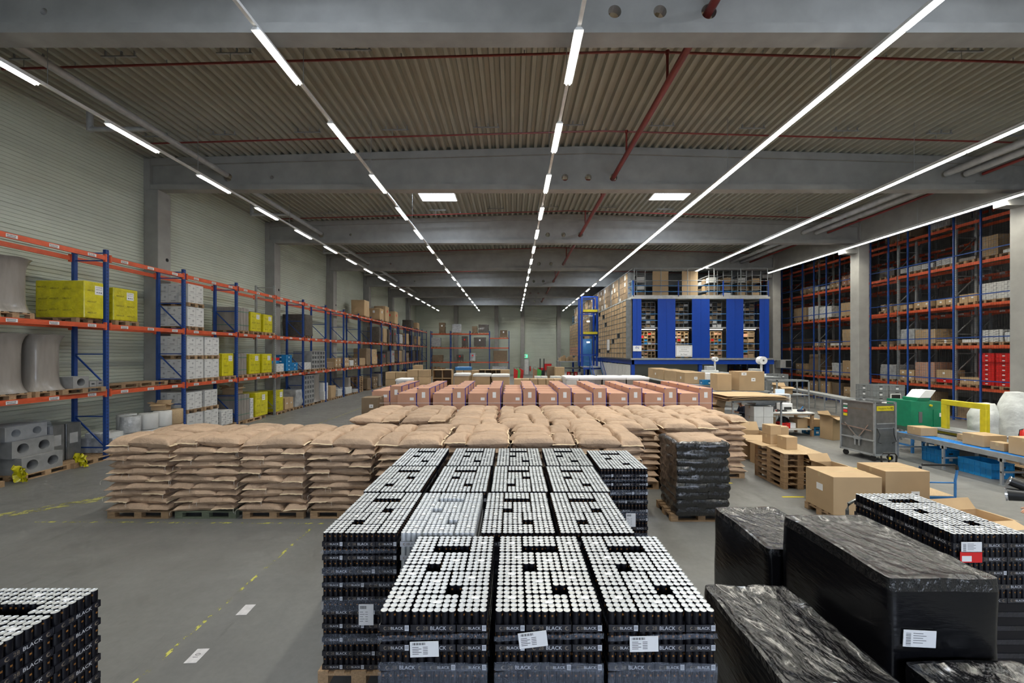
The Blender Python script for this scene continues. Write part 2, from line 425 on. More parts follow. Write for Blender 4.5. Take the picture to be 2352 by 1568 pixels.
# ---------------------------------------------------------------- sprinkler pipes and ducts
b = MB(); b.cyl((3.9, 2, 10.03), (3.9, 58, 10.03), .085, 'red_pipe', 12)
tag(b.build('sprinkler_main', smooth=True), 'thick dark red sprinkler main running lengthwise through the beam holes', 'pipe')
PY = [6.4, 10.3, 14.0, 17.95, 21.9, 25.7, 29.6, 33.4, 37.3, 41.0, 44.9, 48.7, 52.5, 56.3]
for i, y in enumerate(PY):
    t = thing('sprinkler_pipe', 'thin red cross pipe under the roof, %s seen from the near end' % ORD[i], 'pipe', (0, y, 0), 0, 'thin red cross pipes')
    b = MB(); zz = lambda x: roof_z(x) - .36
    b.cyl((XL+1.3,0,zz(XL+1.3)), (XM,0,zz(XM)), .028, 'red_pipe', 8); b.cyl((XM,0,zz(XM)), (XR-1.4,0,zz(XR-1.4)), .028, 'red_pipe', 8)
    b.cyl((3.9,0,10.05), (3.9,0,zz(3.9)), .035, 'red_pipe', 8); b.cyl((3.9,0,zz(3.9)-.04), (3.9,0,zz(3.9)+.04), .055, 'red_pipe', 8)
    b.build('pipe', t, smooth=True)
    for xx in (-12.2,-9.9,-7.0,-4.0,-.9,2.0,5.1,8.2,11.4,14.6,17.4):
        b = MB(); z0 = zz(xx)
        b.box(xx-.45, -.02, z0+.22, xx+.45, .02, z0+.25, 'galv'); b.cyl((xx-.1,0,z0-.04), (xx-.1,0,z0+.23), .008, 'galv', 5)
        for e in (-.35,.05,.38): b.box(xx+e, -.02, z0+.24, xx+e+.03, .02, z0+.36, 'galv')
        b.build('hanger', t)
        if y < 26:
            b = MB(); b.cyl((xx+1.2,0,zz(xx+1.2)+.02), (xx+1.2,0,zz(xx+1.2)+.10), .012, 'galv', 6); b.cyl((xx+1.2,0,zz(xx+1.2)+.10), (xx+1.2,0,zz(xx+1.2)+.107), .025, 'galv', 8); b.build('sprinkler_head', t)
for i, (y0, y1) in enumerate([(2.4,8.2),(8.3,15.8),(16,23.5),(23.8,31.2),(31.4,38.9),(39.1,46.6)]):
    t = thing('ventilation_duct', 'grey round duct below the roof deck, in the %s bay from the camera' % ORD[i], 'duct', (-10.9, y0, 10.03), 0, 'grey round ducts over the long rack')
    b = MB(); b.cyl((0,0,0), (0,y1-y0-.2,0), .10, 'duct', 14); b.build('pipe', t, smooth=True)
    b = MB(); b.cyl((0,y1-y0-3.4,0), (-1.9,y1-y0-3.4,0), .07, 'duct', 10); b.cyl((-1.9,y1-y0-3.4,-.07), (-1.9,y1-y0-3.4,.6), .085, 'duct', 10); b.build('branch', t, smooth=True)
for i, (xx, m_, r) in enumerate([(16.6,'duct',.12),(17.35,'duct',.12),(18.0,'red_pipe',.06)]):
    for j, (y0, y1) in enumerate([(2,7.95),(8.45,15.65),(16.15,23.35),(23.85,31)]):
        b = MB(); b.cyl((0,0,0), (0,y1-y0,0), r, m_, 12)
        tag(b.build('service_pipe', loc=(xx, y0, 10.1), smooth=True), '%s pipe along the right roof edge, %s stretch from the camera' % (('outer grey','inner grey','red')[i], ORD[j]), 'pipe', 'pipes along the roof edge')
# ================================================================ pallets
def make_pallet(m='wood', detail=True):
    t = thing('pallet', '', 'pallet')
    b = MB()
    for y, wd in ((-.35,.1),(-.19,.1),(0,.145),(.19,.1),(.35,.1)): b.box(-.6, y-wd/2, .122, .6, y+wd/2, .144, m)
    b.build('deck', t)
    b = MB()
    for x in (-.527,0,.527): b.box(x-.072, -.4, .1, x+.072, .4, .122, m)
    b.build('stringer', t)
    for x in (-.527,0,.527):
        for y, wd in ((-.35,.1),(0,.145),(.35,.1)):
            b = MB(); b.box(x-.072, y-wd/2, .022, x+.072, y+wd/2, .1, m); b.build('block', t)
    for y, wd in ((-.35,.1),(0,.145),(.35,.1)):
        b = MB(); b.box(-.6, y-wd/2, 0, .6, y+wd/2, .022, m); b.build('runner', t)
    return t
def flat_pallet(m='wood'):
    b = MB()
    for y, wd in ((-.35,.1),(-.19,.1),(0,.145),(.19,.1),(.35,.1)): b.box(-.6, y-wd/2, .122, .6, y+wd/2, .144, m)
    for x in (-.527,0,.527):
        b.box(x-.072, -.4, .1, x+.072, .4, .122, m)
        for y, wd in ((-.35,.1),(0,.145),(.35,.1)): b.box(x-.072, y-wd/2, .022, x+.072, y+wd/2, .1, m)
    for y, wd in ((-.35,.1),(0,.145),(.35,.1)): b.box(-.6, y-wd/2, 0, .6, y+wd/2, .022, m)
    return b.mesh('pallet')
PAL = Proto(make_pallet); PAL_OLD = Proto(lambda: make_pallet('wood_old'))
_fp = flat_pallet()
def pallet(x, y, z, rz, label, group=None, near=False, old=False):
    if near: return (PAL_OLD if old else PAL).place((x, y, z), rz, label, group)
    return tag(ob('pallet', _fp, None, (x, y, z), rz), label, 'pallet', group)

# ================================================================ drink cans in trays on pallets
CD, LH = .053, .1346
CI = .0509   # can spacing inside a tray
def can_mesh(body='can_black', n=16):
    b = MB()
    b.lathe([(.0215,.0005),(.0252,.006),(.0252,.124),(.0232,.1305),(.0234,.1325)], body, n)
    b.f.pop(); b.m.pop()
    b.lathe([(.0243,.1315),(.0245,.1340),(.0229,.1341),(.0219,.1300),(.0218,.1300)], 'lid', n)
    b.box(-.006,-.008,.1301,.006,.010,.1308,'lid')
    if body == 'can_black':
        for s in (-1, 1): b.box(-.006, s*.0250-.0008, .100, .006, s*.0250+.0008, .112, 'can_orange')
    return b.mesh('can', True)
CANM = can_mesh(); CANS = can_mesh('can_silver')
def crescent(b, o, u, w, r, m):
    o = Vector(o); u = Vector(u); w = Vector(w); n = 10; A = []; B = []
    for i in range(n+1):
        t = PI*.35 + (PI*1.5)*i/n
        A.append(o + u*math.cos(t)*r + w*math.sin(t)*r)
        B.append(o + u*(math.cos(t)*r*.68+.18*r) + w*(math.sin(t)*r*.68))
    b.add(A+B, [(i,i+1,n+1+i+1,n+1+i) for i in range(n)], m)
def tray_mesh(nx, ny, clear=False, cans=False, top=True):
    b = MB(); hx, hy = nx*CD/2-.003, ny*CD/2-.003; m = 'tray_clear' if clear else 'tray_black'
    for a in ((-hx,-hy,-hx+.002,hy),(hx-.002,-hy,hx,hy),(-hx,-hy,hx,-hy+.002),(-hx,hy-.002,hx,hy)): b.box(a[0],a[1],.001,a[2],a[3],.048,m)
    b.box(-hx,-hy,0,hx,hy,.002,m)
    e = .0006; tm = 'ink_grey' if clear else 'tray_text'
    for (o, u, half) in (((0,-hy-e,.024),(1,0,0),hx), ((0,hy+e,.024),(-1,0,0),hx), ((hx+e,0,.024),(0,1,0),hy), ((-hx-e,0,.024),(0,-1,0),hy)):
        o = Vector(o); U = Vector(u); W = (0,0,1)
        if half > .12:
            b.text('BLACK', o+U*.035, u, W, .036, tm); b.text('28', o-U*.052, u, W, .036, 'tray_logo')
            crescent(b, o-U*.10, u, W, .014, 'tray_logo'); crescent(b, o+U*.125, u, W, .014, 'tray_logo')
        else:
            b.text('BLACK', o+U*.018, u, W, .028, tm); crescent(b, o-U*.062, u, W, .012, 'tray_logo'); b.text('28', o-U*.033, u, W, .026, 'tray_logo')
            b.rect(o+U*.085+Vector((0,0,.002)), u, W, .014, .019, 'tray_text')
            for k in range(5): b.rect(o+U*(.0765+.0042*k)+Vector((0,0,.004))+U.cross(Vector(W))*.0004, u, W, .0008, .012, 'ink')
    if cans:
        cb = 'can_silver' if clear else 'can_black'
        for i in range(nx):
            for j in range(ny):
                x = (i-(nx-1)/2)*CI; y = (j-(ny-1)/2)*CI
                if not top:
                    if 0 < i < nx-1 and 0 < j < ny-1: continue
                    b.lathe([(.0253,.004),(.0253,.124),(.0230,.132)], cb, 10, (x,y))
                else:
                    b.lathe([(.0253,.05),(.0253,.124),(.0232,.1315)], cb, 12, (x,y)); b.f.pop(); b.m.pop()
                    b.lathe([(.0243,.1315),(.0245,.1340),(.0229,.1341),(.0219,.1300)], 'lid', 12, (x,y))
                if cb == 'can_black' and (i in (0,nx-1) or j in (0,ny-1)):
                    for s in (-1, 1):
                        b.box(x-.006, y+s*.0250-.0008, .096, x+.006, y+s*.0250+.0008, .108, 'can_orange'); b.box(x+s*.0250-.0008, y-.006, .096, x+s*.0250+.0008, y+.006, .108, 'can_orange')
        if top: b.box(.005,-.02,.1343,.045,.006,.1346,'paper')
    return b.mesh('can_tray', True)
def make_tray(nx, ny):
    t = thing('can_tray', '', 'drink tray')
    ob('tray', tray_mesh(nx, ny), t)
    for i in range(nx):
        for j in range(ny): ob('can', CANM, t, ((i-(nx-1)/2)*CI, (j-(ny-1)/2)*CI, .002), R.choice((0,.5,1.1,2)))
    b = MB(); b.box(-.028,-.016,.1365,.028,.016,.1369,'paper'); b.build('sticker', t, loc=(.01,.01,0))
    return t
TR_NEAR = {(4,6): Proto(lambda: make_tray(4,6)), (6,4): Proto(lambda: make_tray(6,4))}
TR_TOP = {k: tray_mesh(*k, cans=True) for k in ((4,6),(6,4))}
TR_TOPC = {k: tray_mesh(*k, cans=True, clear=True) for k in ((4,6),(6,4))}
TR_LOW = {k: tray_mesh(*k, cans=True, top=False) for k in ((4,6),(6,4))}
TR_LOWC = {k: tray_mesh(*k, cans=True, clear=True, top=False) for k in ((4,6),(6,4))}
LAY = [(0,0,4,6,'front left corner'),(4,0,6,4,'front middle'),(10,0,4,6,'front right corner'),(0,6,4,6,'left edge near front'),(4,4,4,6,'inner near front'),(8,6,6,4,'right edge near front'),
       (0,12,6,4,'left edge near back'),(6,10,4,6,'inner near back'),(10,10,4,6,'right edge near back'),(0,16,4,6,'back left corner'),(4,18,6,4,'back middle'),(10,16,4,6,'back right corner')]
rest = MB()          # trays past the three hundred that show largest
def can_pallet(x0, y0, who, near=False, front=0, side=None, nside=0, indiv=True, clear=False, mirror=False, tag_=None):
    """x0,y0 = near left corner; front = number of lower layers with own front trays"""
    pallet(x0+.371, y0+.583, 0, PI/2, 'wooden pallet under the %s' % who, 'pallets under the can loads', near=near)
    z9 = .145 + 9*LH
    def put(c, r, nx, ny, z, txt, mesh):
        loc = (x0+(c+nx/2)*CD, y0+(r+ny/2)*CD, z)
        tag(ob('can_tray', mesh[(nx,ny)], None, loc), txt, 'drink tray', 'trays of drink cans')
    tilt = 0
    for c, r, nx, ny, nm in LAY:
        if mirror: c = 14-c-nx; nm = nm.replace('left','#').replace('right','left').replace('#','right')
        txt = 'top can tray, %s, %s' % (nm, who)
        if not indiv:
            b = rest
            for i in range(nx):
                for j in range(ny):
                    p = (x0+(c+nx/2)*CD+(i-(nx-1)/2)*CI, y0+(r+ny/2)*CD+(j-(ny-1)/2)*CI)
                    b.lathe([(.0253,z9+.05),(.0253,z9+.124),(.0232,z9+.1315)], 'can_black', 8, p); b.f.pop(); b.m.pop()
                    b.lathe([(.0243,z9+.1315),(.0245,z9+.1340),(.0229,z9+.1341),(.0219,z9+.1300)], 'lid', 8, p)
            b.box(x0+c*CD, y0+r*CD, z9, x0+(c+nx)*CD, y0+(r+ny)*CD, z9+.048, 'tray_black')
            b.box(x0+(c+nx/2)*CD-.02, y0+(r+ny/2)*CD-.013, z9+.1343, x0+(c+nx/2)*CD+.02, y0+(r+ny/2)*CD+.013, z9+.1346, 'paper')
        elif near: TR_NEAR[(nx,ny)].place((x0+(c+nx/2)*CD, y0+(r+ny/2)*CD, z9), 0, txt, 'trays of drink cans')
        else: put(c, r, nx, ny, z9, txt, TR_TOPC if clear else TR_TOP)
    for L in range(8, -1, -1):
        z = .145 + L*LH; q = 8-L
        pat = ([4,6,4],[6,4,4],[4,4,6])[q % 3]
        own = q < front
        d0 = 0
        if own:
            c = 0
            for k, wd in enumerate(pat):
                put(c, 0, wd, 10-wd, z, '%s front can tray, layer %s down, %s' % (('left','middle','right')[k], ORD[q], who), TR_LOWC if clear else TR_LOW); c += wd
            d0 = 6
        xa, xb = 0, 14
        if side and q < nside:
            wd = pat[0] if side == 'left' else pat[2]
            r = (10-wd) if own else 0; k = 0
            for dep in ((6,4,6) if r == 6 else (6,6,6) if r == 4 else (6,4,6,6)):
                if r + dep > 22: break
                nx = 10-dep; put(0 if side == 'left' else 14-nx, r, nx, dep, z, '%s-side can tray, %s inward, layer %s down, %s' % (side, ORD[k], ORD[q], who), TR_LOWC if clear else TR_LOW); r += dep; k += 1
            if side == 'left': xa = 6
            else: xb = 8
        X0, X1 = x0+xa*CD, x0+xb*CD; Y0, Y1 = y0+d0*CD, y0+22*CD
        rest.box(X0, Y0, z, X1, Y1, z+.048, 'tray_clear' if clear else 'tray_black'); rest.box(X0+.004, Y0+.004, z+.048, X1-.004, Y1-.004, z+.13, 'can_silver' if clear else 'can_black')
for i, (x, nm) in enumerate(((-.915,'left'),(-.122,'middle'),(.655,'right'))):
    can_pallet(x, 2.80, '%s front-row pallet' % nm, near=True, front=3, mirror=False)
can_pallet(-1.88, 4.03, 'leftmost second-row pallet', front=9, mirror=True)
can_pallet(-1.11, 4.03, 'pallet of pale cans', front=3, clear=True)
can_pallet(-.315, 4.03, 'third second-row pallet', mirror=False)
can_pallet(.47, 4.03, 'fourth second-row pallet', mirror=True)
for i, (x, nm) in enumerate(((-1.92,'leftmost'),(-1.07,'second'),(-.28,'third'),(.52,'fourth'))):
    can_pallet(x, 5.235, '%s third-row pallet' % nm, mirror=i % 2 == 0)
for i, (x, nm) in enumerate(((-1.91,'leftmost'),(-1.05,'second'),(-.26,'third'),(.54,'fourth'))):
    can_pallet(x, 6.44, '%s fourth-row pallet' % nm, indiv=False)
can_pallet(1.34, 6.27, 'single pallet right of the rows', front=8)
can_pallet(-3.85, 1.93, 'pallet at the left edge', near=True, side='right', nside=4)
can_pallet(4.31, 4.0, 'pallet behind black-wrapped loads', near=True, front=4, side='left', nside=2)
tag(rest.build('drink_trays'), 'more trays of cans inside and at the far end of the loads', None, None, 'stuff')
def sheet(x, y, z, rz, wd, h, label, nrm_tilt=0, red=False, bars='h'):
    """paper label standing on a -Y face"""
    t = thing('shipping_label', label, 'label', (x, y, z), rz); t.rotation_euler[1] = nrm_tilt
    b = MB(); b.box(-wd/2, -.003, -h/2, wd/2, 0, h/2, 'tag_red' if red else 'paper'); b.build('paper', t)
    b = MB()
    if bars == 'h':
        for k in range(14): b.box(-wd*.42+k*wd*.033, -.0036, h*.28, -wd*.42+k*wd*.033+wd*(.010+.008*(k % 3)), -.003, h*.43, 'ink')
        for k in range(5):
            b.box(-wd*.42, -.0036, h*(.12-k*.11), -wd*.42+wd*(.22+.1*(k % 2)), -.003, h*(.12-k*.11)+.004, 'ink_grey'); b.box(-wd*.05, -.0036, h*(.12-k*.11), wd*.12, -.003, h*(.12-k*.11)+.004, 'ink_grey')
    elif bars == 'v':
        for k in range(14): b.box(-wd*.42, -.0036, -h*.42+k*h*.055, -wd*.27, -.003, -h*.42+k*h*.055+h*(.012+.01*(k % 3)), 'ink')
        for k in range(5): b.box(-wd*.2, -.0036, h*(.3-k*.14), -wd*.2+wd*(.3+.1*(k % 2)), -.003, h*(.3-k*.14)+.004, 'ink_grey')
    elif bars == 'r': b.box(-wd*.42, -.0036, -h*.40, wd*.02, -.003, h*.12, 'paper')
    b.build('print', t)
    return t
sheet(-.60, 2.79, px2z(1490,2.79), 0, .195, .105, 'white barcode sheet on the left front can pallet', -.03)
sheet(px2x(1224,2.79), 2.79, px2z(1468,2.79), 0, .195, .105, 'tilted white barcode sheet on the middle front can pallet', -.12)
sheet(px2x(1479,2.79), 2.79, px2z(1478,2.79), 0, .195, .105, 'white barcode sheet on the right front can pallet', -.02)
sheet(px2x(841,4.02), 4.02, px2z(1411,4.02), 0, .145, .205, 'upright white sheet on the leftmost second-row can pallet')
sheet(px2x(1449,6.26), 6.26, px2z(1194,6.26), 0, .145, .205, 'upright white sheet on the single can pallet right of the rows')
sheet(px2x(2231,3.99), 3.99, px2z(1256,3.99), 0, .2, .10, 'white sheet above a red slip on the can pallet', bars='v')
sheet(px2x(2230,3.99), 3.99, px2z(1279,3.99), 0, .215, .105, 'red slip under a white sheet on the can pallet', red=True, bars='r')
# bands of stretch film
def film_band(x0, x1, y, z0, h, label, sl=0):
    b = MB(); n = 16; vs = []; fs = []
    for i in range(n+1):
        x = x0 + (x1-x0)*i/n
        for j in range(5): vs.append((x, y - .004 - .004*math.sin(i*1.3+j*1.9), z0 + sl*i/n + h*j/4))
    for i in range(n):
        for j in range(4): fs.append((i*5+j, (i+1)*5+j, (i+1)*5+j+1, i*5+j+1))
    b.add(vs, fs, 'film_clear'); tag(b.build('stretch_film', smooth=True), label, 'film', 'bands of clear stretch film')
for i, (x, nm) in enumerate(((-.915,'left'),(-.122,'middle'),(.655,'right'))):
    for j, (z, h, sl) in enumerate(((1.30,.035,.02),(1.10,.06,-.01),(.93,.16,.03))):
        film_band(x-.003, x+.745, 2.796, z, h, '%s band of clear film across the %s front can pallet' % (('upper','middle','lower')[j], nm), sl)
for j, (z, h) in enumerate(((1.29,.04),(1.08,.08),(.98,.03),(.72,.12),(.40,.10))):
    film_band(-1.885, -1.14, 4.026, z, h, 'clear film band, %s from the top, leftmost second-row can pallet' % ORD[j], .01)
    film_band(1.337, 2.084, 6.266, z, h, 'clear film band, %s from the top, single can pallet' % ORD[j], .01)

# ================================================================ paper sacks
def sack_parts(seed, L=.42, W=.222, H=.084, nx=20, ny=13, puff=1.0):
    rr = random.Random(seed); off = Vector((rr.uniform(0,50), rr.uniform(0,50), 0))
    vs = []; fs = []
    def P(u, v, s):
        x = L*u*(1-.05*(1-v*v)); y = W*v*(1-.10*(1-abs(u)**3)) * (1+.02*rr_[0])
        h = H*puff*max(0, 1-abs(u)**5)**.6 * max(0, 1-abs(v)**5)**.45
        wr = noise.noise(Vector((x*9, y*9, s*3))+off)*.014*(.35+abs(u)**2) + noise.noise(Vector((x*3, y*3, s))+off)*.014
        cr = noise.noise(Vector((x*5+y*11, y*28, s*5))+off)*.011*abs(u)**3       # gathers running in from the sewn ends
        z = s*h*(1 if s > 0 else .85) + (wr+cr)*min(1, h/.03)
        z += .012*noise.noise(Vector((u*1.5, v*1.5, 7))+off) - .018*abs(u)**3*(1 if seed % 2 else -.3)
        return (x, y, z)
    rr_ = [rr.uniform(-1, 1)]
    for s in (1, -1):
        for i in range(nx+1):
            for j in range(ny+1):
                u = -1+2*i/nx; v = -1+2*j/ny
                u = math.sin(u*PI/2)*.55+u*.45; v = math.sin(v*PI/2)*.5+v*.5
                vs.append(P(u, v, s))
    k = (nx+1)*(ny+1); I = lambda s, i, j: s*k + i*(ny+1)+j
    for i in range(nx):
        for j in range(ny):
            fs.append((I(0,i,j), I(0,i+1,j), I(0,i+1,j+1), I(0,i,j+1))); fs.append((I(1,i,j), I(1,i,j+1), I(1,i+1,j+1), I(1,i+1,j)))
    return vs, fs, P, rr
def make_sack(seed, puff=1.0):
    vs, fs, P, rr = sack_parts(seed, puff=puff)
    b = MB(); b.add(vs, fs, 'sack')
    me = bpy.data.meshes.new('paper_sack'); me.from_pydata(b.v, [], b.f); me.materials.append(M['sack']); me.polygons.foreach_set('use_smooth', [True]*len(b.f)); me.update()
    root = ob('paper_sack', me); tag(root, '', 'sack')
    for s in (-1, 1):
        b = MB(); pts = [Vector(P(s*1.0, -1+2*j/10, 1)) for j in range(11)]
        vs = []
        for j, p in enumerate(pts):
            dz = .010*noise.noise(Vector((j*.9, s*3, seed)))
            vs += [p+Vector((0,0,0)), p+Vector((s*.030, 0, dz-.008)), p+Vector((s*.030,0,dz-.012)), p+Vector((0,0,-.004))]
        fs = []
        for j in range(10):
            a = j*4
            for q in range(4): fs.append((a+q, a+4+q, a+4+(q+1)%4, a+(q+1)%4))
        b.add(vs, fs, 'sack_edge' if s > 0 or seed % 3 == 0 else 'sack'); b.build('sewn_edge', root)
    b = MB(); p = Vector(P(1, 1, 1)) + Vector((.02, 0, -.01)); b.tube([p, p+Vector((.02,.004,-.03)), p+Vector((.012,.01,-.08))], .0022, 'string', 5); b.build('string', root)
    return root
SK = [Proto(lambda s=s: make_sack(s)) for s in range(6)]; SKT = [Proto(lambda s=s: make_sack(s+20, 1.42)) for s in range(6)]
lowpoly = sack_parts(99, nx=8, ny=6)[:2]
restS = MB()
def sack_pallet(x0, y0, who, show=(), nl=10, front=False, near=False, old=False):
    """x0,y0 near left corner of a 1.2 x .8 pallet; show = which of the slots of lower layers are single things"""
    pallet(x0+.6, y0+.4, 0, 0, 'pallet under the sacks, %s' % who, 'pallets under the paper sacks', near=near, old=old)
    for l in range(nl):
        top = l == nl-1; fl = (l + int(abs(x0)*3)) % 2
        z = .144 + .068 + l*.139 + (.012 if top else 0)
        slots = [(-.4, 0, PI/2, 'end-on'), (.2, -.2, 0, 'front lengthwise'), (.2, .2, 0, 'rear lengthwise')]
        for k, (sx, sy, rz, nm) in enumerate(slots):
            if fl: sx = -sx
            jx, jy = R.uniform(-.04,.04), R.uniform(-.045,.035); rz += R.uniform(-.10,.10) + (PI if R.random() < .5 else 0)
            X, Y = x0+.6+sx+jx, y0+.4+sy+jy
            if top or k in show:
                lab = '%s sack on the %s' % (nm, who) if top else '%s sack, %s layer up, %s' % (nm, ORD[l], who)
                lab = ('top ' if top else '') + lab
                pr = R.choice(SKT if top else SK)
                pr.place((X, Y, z), rz, lab, 'brown paper sacks', tilt=(R.uniform(-.06,.06), R.uniform(-.06,.06)) if top else (R.uniform(-.04,.04), R.uniform(-.04,.04)))
            else:
                T = Matrix.Translation((X, Y, z)) @ Matrix.Rotation(rz, 4, 'Z'); restS.T = T; restS.add(lowpoly[0], lowpoly[1], 'sack'); restS.T = Matrix.Identity(4)
for i in range(8):
    x = -7.97 + i*1.33; nm = '%s pallet of the front sack row' % ORD[i]
    sack_pallet(x, 8.05, nm, show=(0,1) if i < 5 else (0,1) if i == 7 else (), near=i < 5, old=i == 1)
    sack_pallet(x+.03, 8.93, '%s pallet of the second sack row' % ORD[i])
for i in range(5): sack_pallet(-1.6+i*1.3, 9.78, '%s pallet of the short third sack row' % ORD[i])
for r, y in enumerate((10.62, 11.47, 12.32)):
    for i in range(8): sack_pallet(-4.2+i*1.29 - .02*r, y, '%s pallet of the %s sack row' % (ORD[i], ('fourth','fifth','rearmost')[r]), show=(0,1) if (i == 7 and r == 0) else (), near=(i == 7 and r == 0))
o = restS.build('paper_sacks', smooth=True); tag(o, 'brown paper sacks in the lower layers inside the block', None, None, 'stuff')

# ================================================================ black film loads
def wrapped_block(w, d, h, seed, bulge=.012, layers=0, open_top=False, nseg=30, m='black_film', sag=.02):
    """film pulled tight over a box: rounded upright edges, pinched top corners, slightly sunk top"""
    b = MB(); off = Vector((seed*7.3, seed*3.1, 0)); nz = 40 if layers else 18; ring = []
    n = nseg
    for i in range(4*n):
        s_, t = divmod(i, n); t = t/n
        x, y = [(-1+2*t, -1), (1, -1+2*t), (1-2*t, 1), (-1, 1-2*t)][s_]
        ring.append((x, y))
    vs = []; fs = []
    def side(x, y, z, tt):
        r = .035/min(w,d)*2; X = max(-1+r, min(1-r, x)); Y = max(-1+r, min(1-r, y)); dx, dy = x-X, y-Y; l = math.hypot(dx, dy)
        if l > 0 and dx and dy: x, y = X+dx/l*r*.99, Y+dy/l*r*.99
        bl = bulge*noise.noise(Vector((x*1.2, y*1.2, z*2))+off)*1.5
        if layers:
            ph = z/h*layers; bl += .035*abs(math.sin(ph*PI))**.6 - .02 + .03*noise.noise(Vector((x*2.5, y*2.5, int(ph)*5.1))+off) + .006*noise.noise(Vector((x*12, y*12, z*30))+off)
        return (x*(w/2+bl), y*(d/2+bl))
    for j in range(nz+1):
        z = h*j/nz
        for x, y in ring:
            p = side(x, y, z, j/nz); q = 1 - (.012 if j == nz else 0)
            vs.append((p[0]*q, p[1]*q, z + (noise.noise(Vector((x*2, y*2, 3))+off)*.014 if j == nz else 0)))
    N4 = 4*n
    for j in range(nz):
        for i in range(N4): fs.append((j*N4+i, j*N4+(i+1)%N4, (j+1)*N4+(i+1)%N4, (j+1)*N4+i))
    nside = len(fs) - N4; base = nz*N4; rings = 16
    if not open_top:
        for k in range(1, rings+1):
            q = 1-k/rings
            for x, y in ring:
                p = side(x, y, h, 1); X, Y = p[0]*q*.985, p[1]*q*.985
                e = 1-q
                fold = noise.noise(Vector((X*4+Y*9, Y*3-X*6, 5))+off)*.018*(1-e) + noise.noise(Vector((X*22+Y*8, Y*7, 2))+off)*.009
                vs.append((X, Y, h - sag*min(1, e*4) + fold + (.012 if k == 1 else 0)))
        for k in range(rings):
            for i in range(N4):
                a = base+k*N4; fs.append((a+i, a+(i+1)%N4, a+N4+(i+1)%N4, a+N4+i))
    if m == 'black_film' and not layers:
        b.add(vs, fs[:nside], 'black_film_side'); b.f += [tuple(f) for f in fs[nside:]]; b.m += [b.mi(m)]*(len(fs)-nside)
    else: b.add(vs, fs, m)
    return b
def black_load(x0, y0, w, d, ztop, label, seed, rz=0):
    t = thing('wrapped_load', label, 'wrapped pallet load', (x0+w/2, y0+d/2, 0), rz)
    wrapped_block(w, d, ztop-.06, seed).build('black_film', t, loc=(0,0,.06), smooth=True)
    return t
black_load(2.60, 4.16, .80, 1.15, 1.27, 'black film-wrapped load, low, behind the tall one on the right', 1)
black_load(2.71, 2.94, .80, 1.17, 1.64, 'tall black film-wrapped load with a white barcode label', 2)
black_load(1.80, 2.66, .79, 1.22, 1.07, 'black film-wrapped load beside the right front can pallet', 3)
black_load(2.74, 1.70, .82, 1.19, 1.10, 'black film-wrapped load in the bottom right corner', 4)
pallet(3.0, 4.75, -.0, PI/2, 'pallet under the low rear black-wrapped load'); 
sheet(px2x(2110,2.93), 2.925, px2z(1465,2.93), .0, .235, .12, 'white barcode label on the tall black-wrapped load', .05, bars='v')
# sacks wrapped in black film beside the front sack row
t = thing('wrapped_sack_stack', 'tall stack of sacks in glossy black film on a pallet', 'wrapped pallet load', (3.66, 8.31, .12))
wrapped_block(1.02, .92, 1.42, 9, layers=9, bulge=.03, m='black_film').build('black_film', t, smooth=True)
for k, (sx, sy, rz) in enumerate(((-.22,.0,PI/2),(.18,-.12,.1),(.15,.24,0))):
    SKT[k].place((3.66+sx, 8.31+sy, 1.475), rz, ('left','front','rear')[k]+' bare sack top inside the opening of the black film', 'sacks showing at the top of the black film')
pallet(3.66, 8.31, 0, 0, 'pallet under the stack of black-wrapped sacks', near=True)

